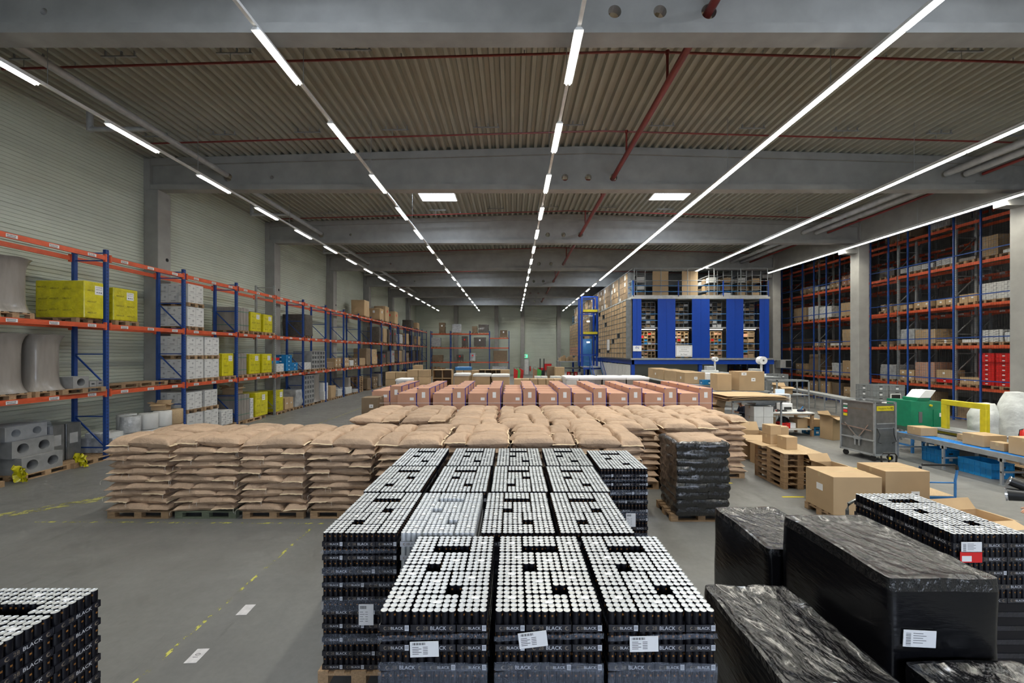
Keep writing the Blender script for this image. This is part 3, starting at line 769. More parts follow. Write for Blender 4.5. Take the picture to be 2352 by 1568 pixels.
# ================================================================ cartons
def carton(x, y, z, w, d, h, rz=0, label='', group=None, m='carton', tape=True, labs=(), parts=True, name='cardboard_box', flaps=False, c=.004):
    """centre of the base at x,y,z; labs = [(side, u, v, w, h)] with side f, l or r"""
    b = MB()
    if flaps:
        t_ = .006
        b.box(-w/2,-d/2,0,w/2,d/2,t_,m); b.box(-w/2,-d/2,0,-w/2+t_,d/2,h,m); b.box(w/2-t_,-d/2,0,w/2,d/2,h,m); b.box(-w/2,-d/2,0,w/2,-d/2+t_,h,m); b.box(-w/2,d/2-t_,0,w/2,d/2,h,m)
        f = d*.45
        b.add([(-w/2,-d/2,h),(w/2,-d/2,h),(w/2,-d/2-f*.8,h-f*.3),(-w/2,-d/2-f*.8,h-f*.3)],[(0,1,2,3)],m); b.add([(-w/2,d/2,h),(w/2,d/2,h),(w/2,d/2+f*.5,h+f*.7),(-w/2,d/2+f*.5,h+f*.7)],[(0,1,2,3)],m)
        b.add([(-w/2,-d/2,h),(-w/2,d/2,h),(-w/2-f*.8,d/2,h+f*.4),(-w/2-f*.8,-d/2,h+f*.4)],[(0,1,2,3)],m); b.add([(w/2,-d/2,h),(w/2,d/2,h),(w/2+f*.8,d/2,h-f*.2),(w/2+f*.8,-d/2,h-f*.2)],[(0,1,2,3)],m)
    else: b.box(-w/2, -d/2, 0, w/2, d/2, h, m, c)
    e = .0015; bt = MB(); bl = MB()
    if not flaps and tape:
        (bt if parts else b).box(-w/2-.001, -.028, h-.0005, w/2+.001, .028, h+.001, 'tape')
        (bt if parts else b).box(-w/2-.0015, -.028, h-.09, -w/2+.001, .028, h, 'tape'); (bt if parts else b).box(w/2-.001, -.028, h-.09, w/2+.0015, .028, h, 'tape')
    for s, u, v, lw, lh in labs:
        q = bl if parts else b
        if s == 'f': q.box(u*w/2-lw/2, -d/2-e, v*h-lh/2, u*w/2+lw/2, -d/2+.001, v*h+lh/2, 'paper'); q.box(u*w/2-lw*.2, -d/2-e-.0006, v*h-lh*.1, u*w/2+lw*.25, -d/2-e, v*h+lh*.12, 'ink_grey')
        if s == 'l': q.box(-w/2-e, u*d/2-lw/2, v*h-lh/2, -w/2+.001, u*d/2+lw/2, v*h+lh/2, 'paper')
        if s == 'r': q.box(w/2-.001, u*d/2-lw/2, v*h-lh/2, w/2+e, u*d/2+lw/2, v*h+lh/2, 'paper')
    o = b.build(name, None, (x,y,z), rz); tag(o, label, 'box', group)
    if bt.v: bt.build('packing_tape', o)
    if bl.v: bl.build('paper_label', o)
    return o
# terracotta brown cartons strapped in rows behind the sacks
def pink(w, d, h, tall):
    b = MB(); b.box(-w/2,-d/2,0,w/2,d/2,h,'carton_pink',.006); o = b.build('cardboard_box'); tag(o,'','box')
    b = MB()
    b.box(w*.25-.07, -d/2-.002, h*.52-.05, w*.25+.07 if not tall else w*.25+.05, -d/2+.001, h*.52+.05, 'paper') if not tall else b.box(-.06, -d/2-.002, h*.45, .06, -d/2+.001, h*.45+.2, 'paper')
    b.build('paper_label', o)
    b = MB(); s = .012; ex = w/2
    b.box(ex-.02, -d/2-.003, -.0, ex+.003, -d/2+.02, h, 'strap_blue'); b.box(ex-.02, -d/2-.003, h-.02, ex+.003, d/2, h+.003, 'strap_blue')
    b.box(-ex-.003, -d/2-.003, h-.02, -ex+.05, -d/2+.02, h+.003, 'strap_blue')
    b.build('edge_tape', o); return o
restC = MB()
PL = Proto(lambda: pink(.68,.86,.418,False)); PT = Proto(lambda: pink(.46,.86,.618,True))
for r in range(4):
    y = 14.5 + r*.98
    for i in range(-1, 9):
        x = px2x(913,14.5) + i*1.25
        if i == -1 and r == 0: continue
        pallet(x+.6, y+.43, 0, 0, 'pallet under the reddish cartons, %s column, %s row' % (ORD[i+1], ORD[r]), 'pallets under the reddish cartons')
        for k in range(4):
            if k >= (2 if r == 0 else 3): PL.place((x+.345+R.uniform(-.01,.01), y+.43, .144+.42*k), 0, 'reddish low carton, %s layer, column %s from left, row %s' % (('lower','top')[k == 3], ORD[i+1], ORD[r]), 'reddish brown cartons')
            else: restC.box(x+.01, y, .144+.42*k, x+.68, y+.86, .144+.42*k+.418, 'carton_pink')
        for k in range(3):
            if k >= (1 if r == 0 else 2): PT.place((x+.93+R.uniform(-.01,.01), y+.43, .144+.62*k), 0, 'reddish tall carton, %s layer, column %s from left, row %s' % (('lower','top')[k == 2], ORD[i+1], ORD[r]), 'reddish brown cartons')
            else: restC.box(x+.71, y, .144+.62*k, x+1.15, y+.86, .144+.62*k+.618, 'carton_pink')
tag(restC.build('cardboard_boxes'), 'reddish cartons in the lower layers hidden behind the sacks', None, None, 'stuff')
b = MB(); b.box(px2x(872,14.48), -.003, 0, px2x(1645,14.48), 0, .012, 'strap_white')
tag(b.build('strap', loc=(0,14.488,1.47)), 'thin white strap across the front of the reddish cartons', 'strap')
carton(px2x(850,14.7), 15.0, .144, .58, .7, 1.5, 0, 'dark brown carton with pale lid left of the reddish ones', m='carton_dark', labs=[('f',.2,.8,.14,.12)])
pallet(px2x(850,14.7), 15.0, 0, 0, 'pallet under the dark carton left of the reddish ones')
# ================================================================ pallet racks
def rack(label, loc, rz, xs, levels, D, H, post='rack_blue', odd=(), odd_m='galv', stick=True, wide=False, beam_h=.13, skip=()):
    """xs along local X (front at local y=0, depth D towards +Y)"""
    t = thing('pallet_rack', label, 'pallet rack', loc, rz)
    cache = {}
    for i, x in enumerate(xs):
        m = odd_m if i in odd else post; hh = H + (.35 if i in odd else 0)
        if (m, hh) not in cache:
            b = MB()
            for y in (0, D-.09): b.box(-.05, y, 0, .05, y+.09, hh, m); b.box(-.08, y-.02, 0, .08, y+.12, .012, m)
            z = .35; k = 0
            while z < hh-.2:
                b.box(-.015, .05, z, .015, D-.05, z+.035, m) if k % 2 == 0 else None
                z2 = min(z+.95, hh-.1); b.bar((0, .06, z+.03), (0, D-.06, z2), .03, .04, m) if k % 2 == 0 else b.box(-.015,.05,z,.015,D-.05,z+.035,m)
                z += .95; k += 1
            b.box(-.015, .05, hh-.12, .015, D-.05, hh-.085, m)
            for q in range(int(hh/.10)): b.box(-.018, -.0012, .05+q*.10, -.006, .0, .09+q*.10, 'ink'); b.box(.006, -.0012, .05+q*.10, .018, 0, .09+q*.10, 'ink')
            cache[(m,hh)] = b.mesh('upright_frame')
        ob('upright_frame', cache[(m,hh)], t, (x, 0, 0))
    for i in range(len(xs)-1):
        L = round(xs[i+1]-xs[i]-.1, 3)
        for li, z in enumerate(levels):
            if (i, li) in skip: continue
            for f, y in ((0, -.035), (1, D-.015)):
                k = (L, f, stick)
                if k not in cache:
                    b = MB(); b.box(0, 0, -beam_h, L, .05, 0, 'rack_orange'); b.box(0, -.004, -beam_h*.62, L, 0, -beam_h*.38, 'rack_orange')
                    for e in (0, L-.05): b.box(e, -.006, -beam_h-.05, e+.05, .06, .05, 'rack_orange')
                    cache[k] = b.mesh('beam')
                o = ob('beam', cache[k], t, (xs[i]+.05, y, z))
                if stick and f == 0:
                    if 's' not in cache or True:
                        kk = ('s', L)
                        if kk not in cache:
                            b = MB()
                            for q in (.12, .45, .80):
                                b.box(L*q, -.008, -beam_h*.85, L*q+.24, -.0045, -beam_h*.2, 'paper')
                                for j in range(7): b.box(L*q+.02+.028*j, -.0086, -beam_h*.55, L*q+.034+.028*j, -.008, -beam_h*.3, 'ink')
                                b.box(L*q+.02, -.0086, -beam_h*.78, L*q+.20, -.008, -beam_h*.65, 'ink_grey')
                            cache[kk] = b.mesh('barcode_labels')
                    ob('barcode_label', cache[kk], o)
    return t
YS = [9.57,12.5,15.45,18.4,21.35,24.27,27.2,30.1,33.0,35.9,38.8,41.7,44.6,47.5,50.4,53.3,56.2,59.1]
LX, LV = -12.37, [2.1, 4.13, 6.2]
rack('long blue and orange pallet rack along the left cladding wall', (LX, 0, 0), PI/2, YS, LV, 1.05, 6.4, odd=(4,))
BX = [-11.2+2.68*i for i in range(5)]
rack('low blue and orange pallet rack against the back wall', (0, 56.0, 0), 0, BX, [1.96,3.93,5.85], 1.0, 6.2, stick=False, skip=((3,2),))

# ---------------------------------------------------------------- goods
def g_yellow(w, d, h):
    t = thing('wrapped_load', '', 'wrapped pallet load')
    b = MB(); b.box(-w/2,-d/2,0,w/2,d/2,h,'yellow_film',.02)
    rr = random.Random(int(w*100+h*10))
    for r in range(3):
        for k in range(max(1, int(w/.36))):
            x = -w/2+.2+k*.36; 
            if abs(x) < w/2-.14: b.text('ABSOLUT', (x+rr.uniform(-.02,.02), -d/2-.002, h*(.2+.3*r)+rr.uniform(-.03,.03)), (1,0,0), (0,0,1), .062, 'ink')
        for k in range(max(1, int(d/.36))):
            y = -d/2+.22+k*.36
            for s in (1, -1): b.text('ABSOLUT', (s*(w/2+.002), y, h*(.15+.3*r)), (0,s,0), (0,0,1), .062, 'ink')
    b.build('yellow_film', t)
    for s in (1, -1):
        b = MB(); x = s*(w/2+.003); b.box(min(x,x-.004*s), .02, h*.66, max(x,x-.004*s), .26, h*.90, 'paper')
        b.text('SCHIEDEL', (x+.001*s, .14, h*.86), (0,s,0), (0,0,1), .045, 'ink'); b.text('ABSOLUT', (x+.001*s, .14, h*.80), (0,s,0), (0,0,1), .045, 'ink')
        for q in range(3): b.rect((x+.001*s, .08+.06*q, h*.72), (0,s,0), (0,0,1), .02, .015, 'ink_grey')
        b.build('paper_label', t)
    return t
def g_white(w, d, h, m='carton_white', tiers=2):
    t = thing('wrapped_load', '', 'wrapped pallet load')
    b = MB(); nx, ny, nz = max(1, round(w/.4)), max(1, round(d/.4)), tiers; a, c, e = w/nx, d/ny, h/nz
    for i in range(nx):
        for j in range(ny):
            for k in range(nz):
                if 0 < i < nx-1 and 0 < j < ny-1 and k < nz-1: continue
                b.box(-w/2+i*a+.004, -d/2+j*c+.004, k*e+.002, -w/2+(i+1)*a-.004, -d/2+(j+1)*c-.004, (k+1)*e-.003, m)
                for s, o, u in ((0,(-w/2+(i+.5)*a, -d/2+.002, (k+.5)*e),(1,0,0)), (1,(w/2-.002, -d/2+(j+.5)*c, (k+.5)*e),(0,1,0)), (2,(-w/2+.002, -d/2+(j+.5)*c, (k+.5)*e),(0,-1,0))):
                    if (s == 0 and j) or (s == 1 and i < nx-1) or (s == 2 and i): continue
                    O = Vector(o); U = Vector(u); N_ = U.cross(Vector((0,0,1)))
                    O = O + N_*.003
                    b.rect(O+U*a*.0+Vector((0,0,-e*.32)), U, (0,0,1), .09, .012, 'print_grey'); b.rect(O-U*.12+Vector((0,0,e*.28)), U, (0,0,1), .05, .01, 'print_grey')
                    q = .05; P_ = O+U*.07+Vector((0,0,e*.08)); W = Vector((0,0,1))
                    b.add([P_-U*q, P_-W*q, P_+U*q, P_+W*q, P_-U*q*.75, P_-W*q*.75, P_+U*q*.75, P_+W*q*.75], [(0,1,5,4),(1,2,6,5),(2,3,7,6),(3,0,4,7)], 'print_grey'); b.rect(P_, U, W, .018, .018, 'print_grey')
    b.build('cartons', t); return t
def g_duct(w, d, h):
    t = thing('strapped_load', '', 'strapped load')
    n = max(2, int(d/.19)); 
    for i in range(n):
        b = MB(); y = -d/2+(i+.5)*d/n; b.box(-w/2, y-d/n/2+.006, 0, w/2, y+d/n/2-.006, h-.02*(i % 2), 'stone_dark' if i % 3 == 9 else 'grey_wrap', .012); b.build('panel', t)
    b = MB()
    for z in (h*.22, h*.80):
        b.box(-w/2-.006,-d/2-.006,z,w/2+.006,-d/2,z+.02,'strap_green'); b.box(w/2,-d/2-.006,z,w/2+.006,d/2,z+.02,'strap_green'); b.box(-w/2-.006,-d/2-.006,z,-w/2,d/2,z+.02,'strap_green')
    b.build('strap', t); return t
def g_tube(w, d, h):
    t = thing('wrapped_load', '', 'wrapped pallet load')
    b = MB(); nz = 24; n = 32; vs = []; fs = []
    for j in range(nz+1):
        u = j/nz; fl = .10*(abs(2*u-1)**5)
        for i in range(n):
            a = 2*PI*i/n; c_, s_ = math.cos(a), math.sin(a); k = (abs(c_)**4+abs(s_)**4)**-.25
            rip = 1+.02*math.cos(a*8)
            vs.append((c_*k*(w/2-.06+fl)*rip, s_*k*(d/2-.06+fl)*rip, u*h+.012*math.sin(a*5+u)*u))
    for j in range(nz):
        for i in range(n): fs.append((j*n+i, j*n+(i+1)%n, (j+1)*n+(i+1)%n, (j+1)*n+i))
    fs.append(tuple(range(nz*n, nz*n+n))); b.add(vs, fs, 'grey_wrap'); b.build('plastic_wrap', t, smooth=True)
    b = MB(); b.lathe([(w*.30,h+.002),(w*.32,h+.02),(w*.26,h+.02)], 'stone', 24); b.build('tube_end', t)
    return t
def g_perf(w, d, h):
    t = thing('hollow_block_stack', '', 'stack of hollow blocks')
    ny, nz = max(2, round(d/.30)), max(2, round(h/.27))
    for i in range(ny):
        for k in range(nz):
            b = MB(); y0, y1, z0, z1 = -d/2+i*d/ny+.006, -d/2+(i+1)*d/ny-.006, k*h/nz, (k+1)*h/nz-.006; m_ = .055
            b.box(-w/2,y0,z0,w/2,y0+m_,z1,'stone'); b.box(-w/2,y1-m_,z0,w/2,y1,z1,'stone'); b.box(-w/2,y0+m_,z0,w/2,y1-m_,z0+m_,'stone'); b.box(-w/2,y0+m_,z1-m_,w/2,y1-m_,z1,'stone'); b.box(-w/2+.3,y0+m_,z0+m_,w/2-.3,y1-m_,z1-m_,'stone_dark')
            b.build('hollow_block', t)
    return t
def g_round(w, d, h, holes=((0,0),), r=.12):
    """concrete block with round openings in the +X face"""
    t = thing('chimney_block', '', 'concrete block')
    b = MB(); x1 = w/2; n = 24
    b.box(-w/2,-d/2,0,x1-.25,d/2,h,'stone')
    cw = d/len(holes)
    for q in range(len(holes)):
        yc = -d/2+cw*(q+.5); zc = h/2; ring = []; sq = []
        for k in range(n):
            a = 2*PI*k/n; c_, s_ = math.cos(a), math.sin(a); m_ = max(abs(c_), abs(s_))
            ring.append((yc+r*c_, zc+r*s_)); sq.append((yc+cw/2*c_/m_, zc+h/2*s_/m_))
        vs = [(x1,p[0],p[1]) for p in ring]+[(x1,p[0],p[1]) for p in sq]+[(x1-.24,p[0],p[1]) for p in ring]+[(x1-.25,p[0],p[1]) for p in sq]
        fs = []
        for k in range(n): j = (k+1)%n; fs += [(k,j,n+j,n+k),(k,j,2*n+j,2*n+k),(n+k,n+j,3*n+j,3*n+k)]
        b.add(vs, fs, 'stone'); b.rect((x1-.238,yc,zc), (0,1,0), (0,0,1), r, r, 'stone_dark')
    b.build('block', t); return t
def g_wrap(w, d, h, m='dark_wrap', seed=1, sag=.0, bul=.02, lab=None):
    t = thing('wrapped_load', '', 'wrapped pallet load')
    wrapped_block(w-.03, d-.03, h, seed, bulge=bul, nseg=7, m=m, sag=sag).build('plastic_wrap', t, smooth=True)
    if lab:
        b = MB()
        for s in (1, -1): x = s*(w/2+.006); b.box(min(x,x-.01*s), -.1, h*.6, max(x,x-.01*s), .1, h*.6+.22, lab); 
        b.box(-.1, -d/2-.006, h*.6, .1, -d/2+.004, h*.6+.22, lab); b.build('paper_label', t)
    return t
def g_cartons(w, d, h, m='carton', nx=2, nz=2, seed=1):
    t = thing('carton_stack', '', 'boxes'); rr = random.Random(seed)
    for i in range(nx):
        for k in range(nz):
            b = MB(); y0 = -d/2+i*d/nx+.01; y1 = -d/2+(i+1)*d/nx-.01; x = rr.uniform(0,.06)
            b.box(-w/2+x, y0, k*h/nz, w/2-x, y1, (k+1)*h/nz-.004, m, .006); b.box(-w/2+x-.001, y0+(y1-y0)*.45, (k+1)*h/nz-.006, w/2-x+.001, y0+(y1-y0)*.55, (k+1)*h/nz-.003, 'tape')
            for s in (1,-1): X = s*(w/2-x); b.box(min(X,X+.003*s), (y0+y1)/2-.05, (k+.5)*h/nz-.03, max(X,X+.003*s), (y0+y1)/2+.05, (k+.5)*h/nz+.04, 'paper')
            b.build('carton', t)
    return t
def g_flatp(w, d, h):
    b = MB(); n = max(1, int(h/.144)); 
    return None
_gc = {}
def good(kind, cx, cy, z, w, d, h, label, pal=True, extra=None, rz=0, cat=None):
    """thing standing with its base centre at cx,cy on a pallet whose underside is at z"""
    zz = z
    if pal:
        pr = 0 if w >= 1.0 else PI/2
        pallet(cx, cy, z, pr, 'pallet under the ' + label.replace(' load','').replace('stack of ','') if len(label.split()) < 13 else 'pallet under ' + ' '.join(label.split()[:13]), None)
        zz = z + .145
    key = (kind, round(w,2), round(d,2), round(h,2), str(extra))
    if key not in _gc:
        f = {'yellow':g_yellow,'white':g_white,'duct':g_duct,'tube':g_tube,'perf':g_perf,'round':g_round,'wrap':g_wrap,'cartons':g_cartons}[kind]
        _gc[key] = Proto(lambda: f(w, d, h, **(extra or {})))
    o = _gc[key].place((cx, cy, zz), rz, label)
    if cat: o['category'] = cat
    return o
def crate(x, y, z, w, d, h, m, label, rz=0, group=None, name='plastic_crate'):
    """stacking crate: ribbed walls, rim, grip holes and card pocket"""
    b = MB(); t = .012
    b.box(-w/2+.01,-d/2+.01,0,w/2-.01,d/2-.01,.01,m)
    for a in ((-w/2+.01,-d/2+.01,-w/2+.01+t,d/2-.01),(w/2-.01-t,-d/2+.01,w/2-.01,d/2-.01),(-w/2+.01,-d/2+.01,w/2-.01,-d/2+.01+t),(-w/2+.01,d/2-.01-t,w/2-.01,d/2-.01)): b.box(a[0],a[1],.01,a[2],a[3],h-.005,m)
    for z0 in (h-.035, h*.55): 
        b.box(-w/2,-d/2,z0,w/2,-d/2+.02,z0+.03,m); b.box(-w/2,d/2-.02,z0,w/2,d/2,z0+.03,m); b.box(-w/2,-d/2+.02,z0,-w/2+.02,d/2-.02,z0+.03,m); b.box(w/2-.02,-d/2+.02,z0,w/2,d/2-.02,z0+.03,m)
    n = max(3, int(w/.12))
    for i in range(n+1): X = -w/2+.004+(w-.02)*i/n; b.box(X,-d/2+.001,.01,X+.012,-d/2+.012,h-.03,m); b.box(X,d/2-.012,.01,X+.012,d/2-.001,h-.03,m)
    n = max(3, int(d/.12))
    for i in range(n+1): Y = -d/2+.004+(d-.02)*i/n; b.box(-w/2+.001,Y,.01,-w/2+.012,Y+.012,h-.03,m); b.box(w/2-.012,Y,.01,w/2-.001,Y+.012,h-.03,m)
    o = b.build(name, None, (x,y,z), rz); tag(o, label, 'crate', group)
    b = MB(); b.box(-.05,-d/2-.003,h*.25,.05,-d/2+.002,h*.48,'paper'); b.box(w/2-.002,-.05,h*.25,w/2+.003,.05,h*.48,'paper'); b.box(-w/2-.003,-.05,h*.25,-w/2+.002,.05,h*.48,'paper'); b.build('card', o)
    b = MB(); b.box(-.06,-d/2-.002,h*.70,.06,-d/2,h*.80,'ink'); b.box(-w/2-.002,-.06,h*.70,-w/2,.06,h*.80,'ink'); b.build('grip_hole', o)
    return o
def bay(y):
    for i in range(len(YS)-1):
        if YS[i] <= y < YS[i+1]: return '%s bay' % ORD[i]
    return 'last bay'
LN = {0:'floor', 1:'lower beams', 2:'middle beams', 3:'top beams'}
def lg(kind, y0, y1, lv, h, desc, w=1.15, extra=None, pal=True, x=LX-.03, z=None, tail=None):
    Z = (0, *LV)[lv] if z is None else z
    return good(kind, x-w/2, (y0+y1)/2, Z, w, y1-y0, h, '%s, %s' % (desc, tail or (LN[lv] + ', long rack ' + bay((y0+y1)/2))), pal, extra)
# middle level
lg('tube', 9.75,10.65,2,1.38,'grey film-wrapped tube bundle with flared foot')
lg('yellow', 11.85,12.42,2,1.08,'large yellow film-wrapped load left of the upright', w=1.42)
lg('yellow', 12.72,13.55,2,1.02,'yellow film-wrapped load right of the blue upright', w=1.1)
lg('white', 15.62,16.45,2,.76,'white printed cartons under film, lower of two', extra={'tiers':2})
lg('white', 15.65,16.42,2,.72,'white printed cartons under film, upper of two', z=LV[1]+.145+.765)
lg('duct', 18.45,19.25,2,1.05,'grey panels bound with green straps')
lg('yellow', 19.4,20.2,2,.92,'yellow film-wrapped load, nearer of two', w=1.0)
lg('yellow', 20.4,21.15,2,.90,'yellow film-wrapped load, farther of two', w=1.0)
lg('wrap', 24.5,25.5,2,1.28,'dark brown mesh-wrapped load', w=1.4, extra={'seed':3})
for i, (y, h, m, lab) in enumerate(((38.1,1.35,'dark_wrap',None),(39.4,1.3,'carton',None),(41.0,1.3,'dark_wrap','tag_red'),(42.6,1.35,'dark_wrap','tag_red'),(45.2,1.0,'clear_wrap',None),(48,1.2,'carton',None),(50.6,1.1,'dark_wrap',None),(54,1.1,'carton',None))):
    lg('wrap', y, y+1.1, 2, h, '%s wrapped load' % ('dark','brown','dark red-tagged','dark red-labelled tall','clear film','brown','dark brown','brown')[i], extra={'m':m,'seed':i,'lab':lab})
# top level
for i, (y, h, m, lab) in enumerate(((34.3,1.32,'carton',None),(38.3,1.05,'carton','paper'),(40.0,1.45,'carton','tag_red'),(43.2,1.25,'carton','tag_red'),(50.2,.9,'dark_wrap',None),(53.4,.8,'carton',None))):
    lg('wrap', y, y+1.2, 3, h, '%s wrapped carton load' % ('big brown','smaller brown','tall red-tagged brown','brown red-tagged','dark low','low brown')[i], extra={'m':m,'seed':20+i,'lab':lab})
# lower level
lg('tube', 9.72,10.55,1,1.5,'grey film-wrapped tube bundle, nearer of two')
lg('tube', 10.62,11.42,1,1.5,'grey film-wrapped tube bundle, farther of two')
lg('round', 11.55,11.98,1,.33,'grey concrete block with a round opening', w=.55, extra={'holes':((0,0),),'r':.11})
good('perf', LX-.35, 12.25, 2.1, .55, .42, .32, 'small grey hollow blocks beside the first blue upright', False)
pallet(LX-.45, 11.95, 2.1-.0, PI/2, 'bare pallet under the round-holed block on the lower beams') if 0 else None
for k, (y, rz) in enumerate(((13.25,PI/2),(14.35,PI/2))):
    pallet(LX-.62, y, 2.1, rz, 'empty wooden pallet lying on the lower beams, %s of two' % ('nearer','farther')[k], None)
lg('white', 15.6,16.42,1,.76,'white film-wrapped cartons, near lower pallet'); lg('white', 15.6,16.42,1,.74,'white film-wrapped cartons, near upper pallet', z=LV[0]+.91)
lg('white', 16.5,17.3,1,.76,'white film-wrapped cartons, far lower pallet'); lg('white', 16.5,17.3,1,.74,'white film-wrapped cartons, far upper pallet', z=LV[0]+.91)
lg('yellow', 17.5,18.2,1,.98,'yellow film-wrapped load before the third upright', w=1.05)
lg('duct', 18.5,19.1,1,.98,'narrow grey panels bound with green straps')
lg('yellow', 19.3,20.1,1,.95,'yellow load with a white label, nearer of two', w=1.05); lg('yellow', 20.3,21.1,1,.95,'yellow load with a white label, farther of two', w=1.05)
lg('white', 21.5,22.2,1,.42,'light grey low boxes', extra={'m':'carton_white','tiers':1})
for k in range(2): crate(LX-.6, 21.85, LV[0]+.145+.43+.16*k, .8, .6, .155, ('crate_blue','crate_red')[k], '%s crate on light grey boxes, lower beams of the long rack' % ('blue','red')[k], PI/2)
for r in range(2):
    for k in range(4):
        if r == 1 and k > 1: continue
        crate(LX-.35, 22.75+.62*r, LV[0]+.145+.225*k, .6, .6, .22, 'crate_blue', 'blue crate on the lower beams, %s column, layer %s' % (('near','far')[r], ORD[k]), PI/2, 'blue crates on the long rack')
pallet(LX-.5, 23.05, LV[0], 0, 'pallet under the blue crates on the lower beams')
lg('white', 24.4,25.2,1,.42,'white boxes before the hollow blocks', extra={'tiers':2}, w=.5)
lg('perf', 25.3,26.3,1,1.12,'grey hollow chimney blocks, near column'); lg('perf', 26.35,27.1,1,1.12,'grey hollow chimney blocks, far column')
for i, (y, dd, h, kd, ex) in enumerate(((27.4,1.1,.35,'wrap',{'m':'carton_dark','seed':31}),(28.8,.8,.6,'cartons',{'seed':2}),(30.3,.8,.62,'cartons',{'m':'carton','seed':3}),(31.3,.7,.4,'wrap',{'m':'carton_white','seed':4}),(32.0,.9,.55,'cartons',{'m':'carton_dark','seed':5,'nx':1}),(33.3,1.2,.55,'wrap',{'m':'carton','seed':6}),(34.8,1.1,1.35,'wrap',{'m':'carton_dark','seed':7}),(36.2,1.4,1.3,'cartons',{'m':'carton','seed':8,'nx':1}),(39,1.2,.9,'wrap',{'m':'dark_wrap','seed':9,'lab':'tag_red'}),(40.5,1.1,1.1,'wrap',{'m':'dark_wrap','seed':10}),(42,1.1,1.2,'wrap',{'m':'clear_wrap','seed':11,'lab':'tag_red'}),(44.8,1.2,1.2,'wrap',{'m':'carton','seed':12}),(46.3,1.1,1.3,'wrap',{'m':'grey_wrap','seed':13}),(48,1.2,1.0,'cartons',{'m':'carton_dark','seed':14}),(51,1.2,1.2,'wrap',{'m':'dark_wrap','seed':15}),(54.5,1.2,1.3,'wrap',{'m':'dark_wrap','seed':16}))):
    nm = ('low torn dark','pair of brown','mixed brown','pale low','single dark brown','open low brown','tall dark brown','tall single brown','red-labelled dark','dark wrapped','clear film red-labelled','upright brown','grey upright','dark carton','dark high','rearmost dark')[i]
    lg(kd, y, y+dd, 1, h, nm+' load', extra=ex)
# floor level
lg('tube', 9.2,9.95,0,1.3,'grey wrapped upright tube bundle at the picture edge')
def chim(y, z, label, rz=0): 
    return good('round', LX-.5, y, z, .85, .95, .43, label, False, {'holes':((0,0),(0,0)),'r':.13}, rz)
pallet(LX-.45, 10.95, 0, PI/2, 'wooden pallet under the two-holed concrete blocks')
chim(10.85, .145, 'grey concrete block with two round flues, bottom of the pile'); good('round', LX-.66, 10.78, .58, .85, .95, .43, 'grey concrete block with two round flues, middle of the pile', False, {'holes':((0,0),(0,0)),'r':.13})
good('round', LX-.75, 10.72, 1.015, .8, .93, .36, 'concrete block under crumpled film, top of the pile', False, {'holes':((0,0),(0,0)),'r':.10})
b = wrapped_block(.9, 1.0, .42, 44, bulge=.05, nseg=10, m='film_clear', sag=-.02); tag(b.build('plastic_cover', loc=(LX-.72, 10.74, 1.0), smooth=True), 'crumpled clear plastic over the topmost two-holed concrete block', 'plastic cover')
def yfilm(x, y, label, s):
    b = MB(); n = 14; vs = []; fs = []
    for i in range(n+1):
        for j in range(6):
            p = noise.noise_vector(Vector((i*.5+s, j*.7, s)))
            vs.append((x+.35*i/n-.17+p.x*.07, y+p.y*.12, .02+j*.085*(1-.3*i/n)+abs(p.z)*.05))
    for i in range(n):
        for j in range(5): fs.append((i*6+j,(i+1)*6+j,(i+1)*6+j+1,i*6+j+1))
    b.add(vs, fs, 'yellow_film'); tag(b.build('film_scrap', smooth=True), label, 'plastic film')
yfilm(LX+.05, 10.25, 'crumpled yellow film left of the concrete blocks', 1); yfilm(LX+.12, 11.62, 'crumpled yellow film right of the concrete blocks', 5)
for k, yy in enumerate((11.6, 12.05)):
    t = thing('steel_cabinet', 'grey steel cabinet with a paper on its door, %s of two beside the concrete blocks' % ('nearer','farther')[k], 'cabinet', (LX-.85, yy, 0))
    b = MB(); b.box(-.45,-.2,.15,.3,.2,1.2,'container_metal',.01); b.build('body', t)
    b = MB(); b.box(.3,-.19,.17,.315,.19,1.18,'container_metal'); b.build('door', t)
    b = MB(); b.box(.315,-.12,.62,.319,.10,.92,'duct'); b.build('paper_label', t)
    b = MB(); b.box(-.45,-.18,0,.3,.18,.15,'wood'); b.build('base', t)
pallet(LX-.35, 12.1, 0, PI/2, 'dark bare pallet beside the yellow film scrap')
lg('wrap', 12.7,13.4,0,.45,'flat grey stacked sheets', extra={'m':'clear_wrap','seed':52}); 
b = MB(); 
for k in range(5):
    for j in range(3): b.box(LX-.9+.16*j*1.6, 13.0-.3, .6+.03*k, LX-.9+.16*j*1.6+.22, 13.3, .628+.03*k, 'carton_white')
tag(b.build('sheet_stack'), 'low pile of pale sheets on the grey stacked load', 'sheets')
lg('white', 12.62,12.7,0,.3,'thin white box row', extra={'tiers':1}) if 0 else None
def roll(x, y, z, r, h, m, label, group=None):
    b = MB(); b.lathe([(r*.98,0),(r,.01),(r,h-.01),(r*.97,h),(r*.3,h),(r*.3,h-.03)], m, 20); b.cyl((0,0,0),(0,0,.001),r,m,12)
    tag(b.build('wrapped_roll', loc=(x,y,z), smooth=True), label, 'roll', group)
for i, (x, y, m, d_) in enumerate(((-12.55,13.45,'clear_wrap','grey'),(-12.5,14.05,'carton_white','white bag-covered'),(-13.1,13.9,'carton_white','rear white'),(-12.5,14.62,'carton_white','second white'),(-12.5,15.12,'chipboard','cream paper'))):
    roll(x, y, .02, .27, .62, m, '%s upright roll behind the sacks, under the long rack' % d_, 'upright rolls under the long rack')
    roll(x, y, .66, .265, .52, m, '%s upper upright roll behind the sacks, under the long rack' % d_, 'upright rolls under the long rack')
carton(-12.75, 14.85, 1.19, .45, .35, .22, .3, 'open brown carton on the upright paper rolls', m='carton', flaps=True)
